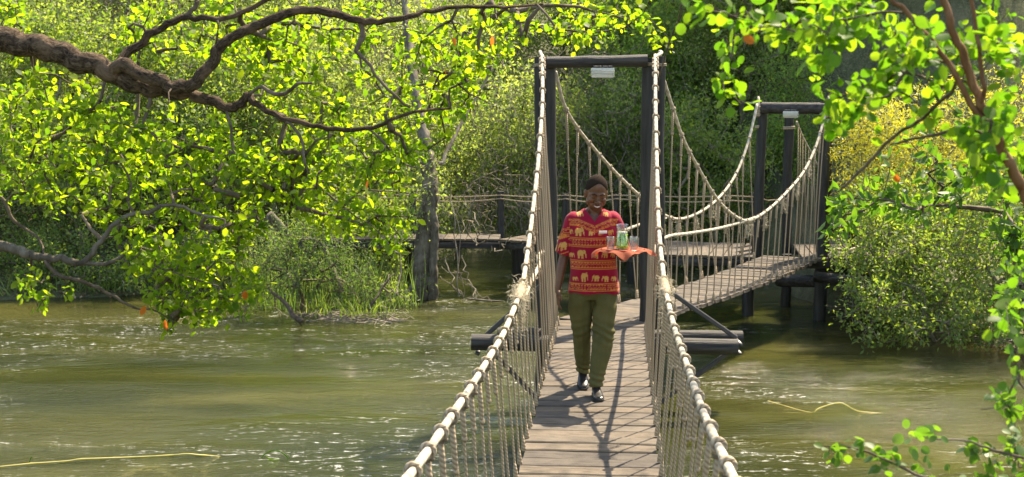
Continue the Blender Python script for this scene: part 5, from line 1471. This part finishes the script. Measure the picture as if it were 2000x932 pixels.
def ribbons(name, label, cat, base_pts, n, L, mat, rng, wd=.012, lean=.35, kind='stuff'):
    Vs, Fs = [], []; b = 0
    for _ in range(n):
        p = np.array(base_pts[rng.integers(len(base_pts))], float) + rng.normal(0, .12, 3)*np.array([1, 1, 0]); d = unit(np.array([rng.normal(0, lean), rng.normal(0, lean), 1])); l = rng.uniform(*L)
        s_ = unit(np.cross(d, rng.normal(0, 1, 3)))*wd*.5
        for k in range(5):
            q = p; w_ = (1-k/4)**.7
            Vs += [q - s_*w_, q + s_*w_]
            p = p + d*l/4; d = unit(d+np.array([rng.normal(0, .12), rng.normal(0, .12), -.16]))
        for k in range(4): Fs.append((b+2*k, b+2*k+1, b+2*k+3, b+2*k+2))
        b += 10
    o = link(name, uniform_mesh(name, np.array(Vs), np.array(Fs)), None, M[mat]); tag(o, label, cat, kind=kind); return o
rgn = np.random.default_rng(9)
ribbons('grass', 'grass blades on the small debris island left of the bridge', 'grass', [tuple(on(x, y, .0)) for x, y in ((640, 618), (680, 622), (700, 612), (725, 615), (755, 618), (650, 605), (610, 615))], 120, (.15, .55), 'leafB', rgn, .016)
ribbons('grass', 'grass and low weeds along the left bank', 'grass', [(x, shore(x)+rgn.uniform(-.1, 2.2), .1) for x in np.linspace(-11.5, -5, 120)], 2600, (.15, .6), 'leafB', rgn, .02, .5)
ribbons('grass', 'dry grass and weeds on the right bank', 'grass', [(x, shore(x)+rgn.uniform(0, 2.5), .15) for x in np.linspace(5.6, 9, 40)], 700, (.12, .45), 'leafG', rgn, .02, .6)
# driftwood mats
def debris(name, label, pts, n, rng, L=(.1, .5), th=.007, flat=.02, mat='vine'):
    C, R = [], []
    for _ in range(n):
        p = np.array(pts[rng.integers(len(pts))], float) + rng.normal(0, 1, 3)*np.array([.16, .14, flat]); p[2] = abs(p[2])
        a = rng.uniform(0, 6.28); l = rng.uniform(*L); d = np.array([cos(a), sin(a), rng.normal(0, .12)])
        m_ = rng.normal(0, .05, 3)*l; C.append(np.array([p, p+d*l*.5+m_, p+d*l])); t = th*rng.uniform(.4, 1.6); R.append(np.array([t, t*.9, t*.4]))
    o = link(name, tubes_mesh(name, C, R, 4), None, M[mat]); tag(o, label, 'driftwood', kind='stuff')
ribbons('grass', 'tall reedy stems rising out of the water between the feathery shrub and the pale trunk', 'reeds', [tuple(on(x, y, .0)) for x, y in ((600, 600), (640, 604), (670, 600), (700, 598), (730, 602), (760, 600), (790, 596), (560, 606), (520, 604))], 340, (.5, 1.3), 'leafF', rgn, .016, .16)
debris('driftwood', 'flat mat of pale sticks and foam at the edge of the small island', [tuple(on(x, y, .01)) for x, y in ((600, 616), (640, 622), (690, 624), (740, 626), (770, 624), (660, 618))], 150, rgn)
debris('driftwood', 'dry sticks and litter along the right bank under the bushes', [(x, shore(x)+rgn.uniform(-.05, 1.6), .10) for x in np.linspace(5.5, 9, 30)], 700, rgn, (.1, .6), .009, .05)
# pebbles / litter sheets on the banks
def litter(name, label, f, n, rng, mat):
    pos = np.array([f() for _ in range(n)]); d = rng.normal(0, 1, (n, 3)); d[:, 2] *= .1
    o = link(name, leaves_mesh(name, pos, d, rng.uniform(.05, .12, n), 'far', rng, 2.5, .3), None, M[mat]); tag(o, label, 'fallen leaves', kind='stuff')
M['dead'] = m_leaf('dead_leaf', [(.16, .10, .05), (.30, .21, .12), (.45, .38, .26)], [(.2, .12, .05), (.3, .2, .1), (.4, .3, .2)], .2)
def fr1():
    x = rgn.uniform(5.4, 9.5); y = shore(x)+rgn.uniform(-.1, 3); return (x, y, max(.02, ground_z(x, y))+.03)
def fr2():
    x = rgn.uniform(-13, -3.6); y = shore(x)+rgn.uniform(-.1, 4); return (x, y, max(.02, ground_z(x, y))+.03)
litter('fallen_leaves', 'dead leaves lying on the right bank', fr1, 4500, rgn, 'dead')
litter('fallen_leaves', 'dead leaves lying on the left bank', fr2, 7000, rgn, 'dead')

# pale tree trunk standing in the water, left of the bridge
tp = on(828, 556, 0); tr0 = empty('tree', (tp.x, tp.y, -.3)); tag(tr0, 'old tree with a thick pale grey trunk in the water left of the bridge', 'tree')
G = Grow(41)
w1 = [(816, 600, 24.7, .19), (820, 556, 24.7, .16), (824, 500, 24.7, .145), (831, 440, 24.7, .145), (840, 390, 24.7, .15), (838, 340, 24.8, .135), (830, 280, 25.0, .11), (815, 200, 25.4, .09), (800, 100, 26, .08), (790, 0, 26.6, .06), (780, -120, 27.2, .045)]
t1 = px_limb(G, w1)
t2 = px_limb(G, [(858, 330, 24.9, .045), (886, 270, 25.4, .035), (930, 190, 26.2, .028), (980, 100, 27.0, .02)], near_id(t1, 838, 340) if False else t1[22])
t3 = px_limb(G, [(842, 412, 24.7, .06), (849, 440, 24.65, .075), (847, 500, 24.65, .08), (844, 558, 24.65, .09), (846, 600, 24.65, .10)], t1[14])
for ids in (t1, t3): limb_part(G, ids, 'trunk', M['trunk'], tr0, 18, .30)
limb_part(G, t2, 'limb', M['trunk'], tr0, 10, .15)
T = np.concatenate([blob(atv(826, 330, 24.6), (.35, .25, .35), 26, G.rng), blob(atv(806, 410, 24.4), (.28, .15, .6), 40, G.rng), blob(atv(820, 540, 24.5), (.18, .12, .15), 10, G.rng), blob(atv(820, 260, 26.4), (1.3, .8, 1.0), 60, G.rng), blob(atv(900, 120, 27), (1.5, .9, 1.2), 60, G.rng), blob(atv(780, 60, 27), (1.2, .9, 1.2), 50, G.rng)])
G.grow(T, .3, arch=.2, wob=.05); r = G.radii(.005, .45, .05)
o = link('branches', G.twig_mesh('branches', r, 4), tr0, M['vine']); tag(o, kind='stuff')
pos, dirs = G.leaf_points(G.chains, 14, .8, .12, .12); sz = G.rng.uniform(.05, .09, len(pos))
o = link('foliage', leaves_mesh('foliage', pos, dirs, sz, 'far', G.rng), tr0, M['leafG']); tag(o, kind='stuff')
# leaning dead stumps seen among the leaves
for q, lab in ((((520, 470, 23.6), (536, 425, 23.8), (528, 418, 23.8)), None), (((655, 590, 23.2), (625, 490, 23.6)), None)):
    pass
o = wobble_pole(at(566, 462, 23.4), at(524, 420, 23.2), .075, .09, 10, 5).build('broken_trunk', M['trunk'], None); tag(o, 'short broken pale trunk poking out above the feathery shrub', 'dead wood')
o = wobble_pole(at(668, 570, 23.0), at(622, 470, 23.3), .05, .035, 8, 6, .03).build('dead_trunk', M['trunk'], None); tag(o, 'thin leaning pale dead trunk inside the feathery shrub', 'dead wood')
o = wobble_pole(at(590, 628, 21.9), at(525, 560, 22.2), .05, .02, 8, 6, .03).build('bent_branch', M['twig'], None); tag(o, 'bent brown stem rising from the water at the foot of the feathery shrub', 'dead wood')
o = wobble_pole(at(725, 596, 21.9), at(768, 535, 22.2), .025, .012, 6, 6, .02).build('bare_stick', M['twig'], None); tag(o, 'bare stick slanting out of the water left of the pale trunk', 'dead wood')
# hanging vines between trunk and bridge
hv = tag(empty('hanging_vine', tuple(at(900, 420, 24.6))), 'tangle of bare vines hanging to the water between the pale trunk and the bridge', 'vine')
C, R = [], []; rg = np.random.default_rng(77)
def vine(a, b, sag, k=10, r=.008, wob=.04):
    a = np.array(a); b = np.array(b); P = []
    for i in range(k+1):
        t = i/k; P.append(a+(b-a)*t + np.array([0, 0, -sag])*4*t*(1-t) + (rg.normal(0, wob, 3) if 0 < i < k else 0))
    C.append(np.array(P)); R.append(np.full(k+1, r))
for (x0, y0, x1, y1, sg) in ((880, 360, 896, 580, .1), (890, 380, 905, 590, .0), (862, 520, 945, 583, .0), (900, 500, 940, 580, .15), (870, 500, 900, 575, .1), (850, 360, 890, 420, .2), (930, 380, 930, 480, .1), (905, 380, 935, 450, .1), (860, 540, 960, 590, .1), (888, 530, 930, 585, -.1), (900, 420, 945, 470, .2), (960, 480, 1000, 460, .15)):
    vine(at(x0, y0, 24.6), at(x1, y1, 24.2), sg, r=rg.uniform(.006, .012))
for k in range(55):
    x = rg.uniform(860, 1040); y = rg.uniform(330, 420); vine(at(x, y, 27), at(x+rg.normal(0, 40), y+rg.uniform(20, 110), 27), rg.normal(0, .15), 7, rg.uniform(.004, .009), .08)
o = link('vine_strands', tubes_mesh('vine_strands', C, R, 5), hv, M['vine']); tag(o, kind='stuff')
o = MB().tube([on(912, 583, .02), on(935, 586, .03), on(962, 588, .015), on(985, 588, .01)], [.012, .02, .015, .006], 6).build('floating_twig', M['leafO2'] if 'leafO2' in M else M['vine'], None); tag(o, 'pale twig floating on the water left of the near hand rope', 'twig')
# floating reed stalks
M['reed'] = m_plain('yellow_reed_stalk', (.42, .36, .10), (.60, .50, .16), 12, .5, .2)
P = [on(x, y, z) for x, y, z in ((-60, 918, .01), (0, 912, .02), (60, 906, .03), (130, 901, .03), (160, 897, .05), (240, 894, .03), (330, 890, .03), (365, 887, .06), (400, 890, .03), (470, 895, .01), (560, 899, -.01))]
rd = tag(empty('reed_stalk', tuple(P[4])), 'long yellow reed stalk floating in the bottom left corner', 'reed')
MB().tube(spline(P, 3), [.008 if i % 6 else .011 for i in range(31)], 7).build('stalk', M['reed'], rd)
MB().tube(spline([on(508, 896, .01), on(522, 884, .08), on(540, 880, .12), on(556, 888, .07), on(566, 899, .0)], 5), .006, 5).build('leaf_blade', M['leafL'], rd)
MB().tube(spline([on(520, 892, .02), on(530, 898, .03), on(545, 898, .02)], 5), .008, 5).build('leaf_blade', M['leafL'], rd)
MB().tube([on(57, 904, .02), on(60, 896, .07), on(62, 889, .11)], [.004, .004, .001], 5).build('shoot', M['leafL'], rd)
o = MB().tube(spline([on(1500, 783, -.01), on(1540, 795, .0), on(1585, 806, .02), on(1600, 797, .07), on(1640, 787, .11), (on(1668, 800, .05)), on(1690, 805, .02), on(1780, 812, -.01)], 4), .006, 6).build('bent_twig', M['reed'], None); tag(o, 'bent pale twig sticking up from the water right of the bridge', 'twig')

# ---------------------------------------------------------------- the forest on the far bank
protos = []
for i, (mat, kind, size, per, wood, lab) in enumerate([
    ('leafD', 'far', (.08, .15), 34, 'twig', 'dark green bushy tree in the forest on the far bank'),
    ('leafG', 'far', (.07, .13), 32, 'vine', 'grey green dusty tree in the forest on the far bank'),
    ('leafB', 'far', (.07, .14), 30, 'vine', 'lighter green tree in the forest on the far bank'),
    ('leafG', 'far', (.06, .12), 22, 'vine', 'dry half bare tree hung with grey vines on the far bank')]):
    rg = np.random.default_rng(500+i)
    lobes = [((0, 0, 2.6), (1.9, 1.6, 1.7), 90)] + [((rg.uniform(-1.7, 1.7), rg.uniform(-1.2, 1.2), rg.uniform(.8, 5.0)), (rg.uniform(.7, 1.2),)*3, 34) for _ in range(9)]
    p = tree('forest_tree', lab, 'tree', (0, 0, -.4), lobes, 'crown', mat, size, per, .11, 600+i, wood, kind, 1.0, .16, .16, .4, r0=.006)
    if i == 3:
        C, R = [], []
        for k in range(260):
            a = np.array([rg.uniform(-2.2, 2.2), rg.uniform(-1.5, 1.5), rg.uniform(1.2, 5.6)]); b = a + np.array([rg.normal(0, .8), rg.normal(0, .5), -rg.uniform(.3, 2.2)]); vine(a, b, rg.normal(0, .15), 5, rg.uniform(.004, .010), .10)
        o = link('hanging_vines', tubes_mesh('hanging_vines', C, R, 3), p, M['vine']); tag(o, kind='stuff')
    protos.append(p)
print('protos ok')
rf = random.Random(77)
spots = []
# (x, y, proto, scale)
for x in np.arange(-15, -4, 1.7): spots.append((x+rf.uniform(-.4, .4), shore(x)+rf.uniform(1.2, 2.2), rf.choice((1, 2, 2)), rf.uniform(.55, .85)))
for x in np.arange(-16, -3, 2.0): spots.append((x+rf.uniform(-.6, .6), 30+rf.uniform(-1, 1), rf.choice((3, 1, 2, 1, 2)), rf.uniform(.9, 1.2)))
for x in np.arange(-14, -4, 1.9): spots.append((x+rf.uniform(-.4, .4), 27.6+rf.uniform(-.5, .5), rf.choice((2, 1)), rf.uniform(.7, .95)))
for x in np.arange(-4, 2.2, 1.5): spots.append((x+rf.uniform(-.3, .3), 31+rf.uniform(-.6, .6), rf.choice((3, 1, 2)), rf.uniform(.75, 1.0)))
for x in np.arange(.6, 6.5, 1.5): spots.append((x+rf.uniform(-.3, .3), 31.6+rf.uniform(-.6, .6), rf.choice((0, 1, 2, 2)), rf.uniform(.75, 1.05)))
for x in np.arange(5.5, 16, 1.8): spots.append((x+rf.uniform(-.5, .5), 32+rf.uniform(-1, 1), rf.choice((1, 2, 1)), rf.uniform(.7, .9)))
for x in np.arange(-19, 19, 2.3): spots.append((x+rf.uniform(-.8, .8), 38+rf.uniform(-1, 1), rf.choice((0, 2)) if x > 3 else rf.choice((2, 3, 1)), rf.uniform(.75, .95)))
for x in np.arange(-21, 22, 3.0): spots.append((x+rf.uniform(-1, 1), 43+rf.uniform(-1, 1), 0 if x > 2 else rf.choice((0, 1)), rf.uniform(1.4, 1.7)))
for x in np.arange(3.2, 13, 1.3): spots.append((x+rf.uniform(-.3, .3), 34.5+rf.uniform(-.8, .8), rf.choice((0, 2, 0, 1)), rf.uniform(1.0, 1.25)))
for x in np.arange(4.2, 5.6, 1.3): spots.append((x+rf.uniform(-.3, .3), 29.0+rf.uniform(-.5, .5), rf.choice((0, 2)), rf.uniform(.6, .75)))
for x in np.arange(7, 16, 1.6): spots.append((x+rf.uniform(-.3, .3), 37+rf.uniform(-.6, .6), rf.choice((0, 2)), rf.uniform(1.25, 1.5)))
used = set()
FEAT = [(0, 'beyond the picture on the left'), (150, 'at the left picture edge'), (350, 'above the lower limb of the overhanging tree'), (520, 'behind the middle of the overhanging tree'), (700, 'behind the feathery shrub'),
        (800, 'left of the pale trunk'), (900, 'right above the pale trunk'), (1040, 'left of the near pole frame'), (1130, 'behind the left post of the near frame'), (1260, 'seen through the near pole frame'), (1370, 'right of the near pole frame'),
        (1480, 'left of the far pole frame'), (1620, 'seen through the far pole frame'), (1800, 'behind the yellow bush'), (2000, 'behind the round leaved branches on the right'), (9e9, 'beyond the picture on the right')]
seen_labels = {}
for (x, y, k, sc_) in spots:
    o = protos[k] if k not in used else copy_tree(protos[k]); used.add(k)
    o.location = (x, y, max(-.1, ground_z(x, y))-.3); o.rotation_euler = (0, 0, rf.uniform(0, 6.28)); o.scale = (sc_, sc_, sc_*rf.uniform(.9, 1.1))
    o['group'] = 'trees of the forest on the far bank'
    px = proj((x, y, 3))[0]; ft = next(t for lim, t in FEAT if px < lim)
    row = 'low front-row' if y < 29 else ('tall middle-row' if y < 36 else ('back-row' if y < 40.5 else 'hindmost'))
    kd = ('dark green', 'grey green', 'light green', 'half bare vine hung')[k]
    o['label'] = f'{row} {kd} forest tree {ft}'
from collections import defaultdict
by = defaultdict(list)
for o in bpy.data.objects:
    if o.get('group') == 'trees of the forest on the far bank': by[o['label']].append(o)
for lab, L in by.items():
    if len(L) > 1:
        L.sort(key=lambda o: o.location.x/o.location.y)
        for i, o in enumerate(L):
            o['label'] = ('leftmost ' if i == 0 else 'rightmost ' if i == len(L)-1 else 'middle ' if i == 1 else 'second from right ') + lab
print('trees', len(spots))
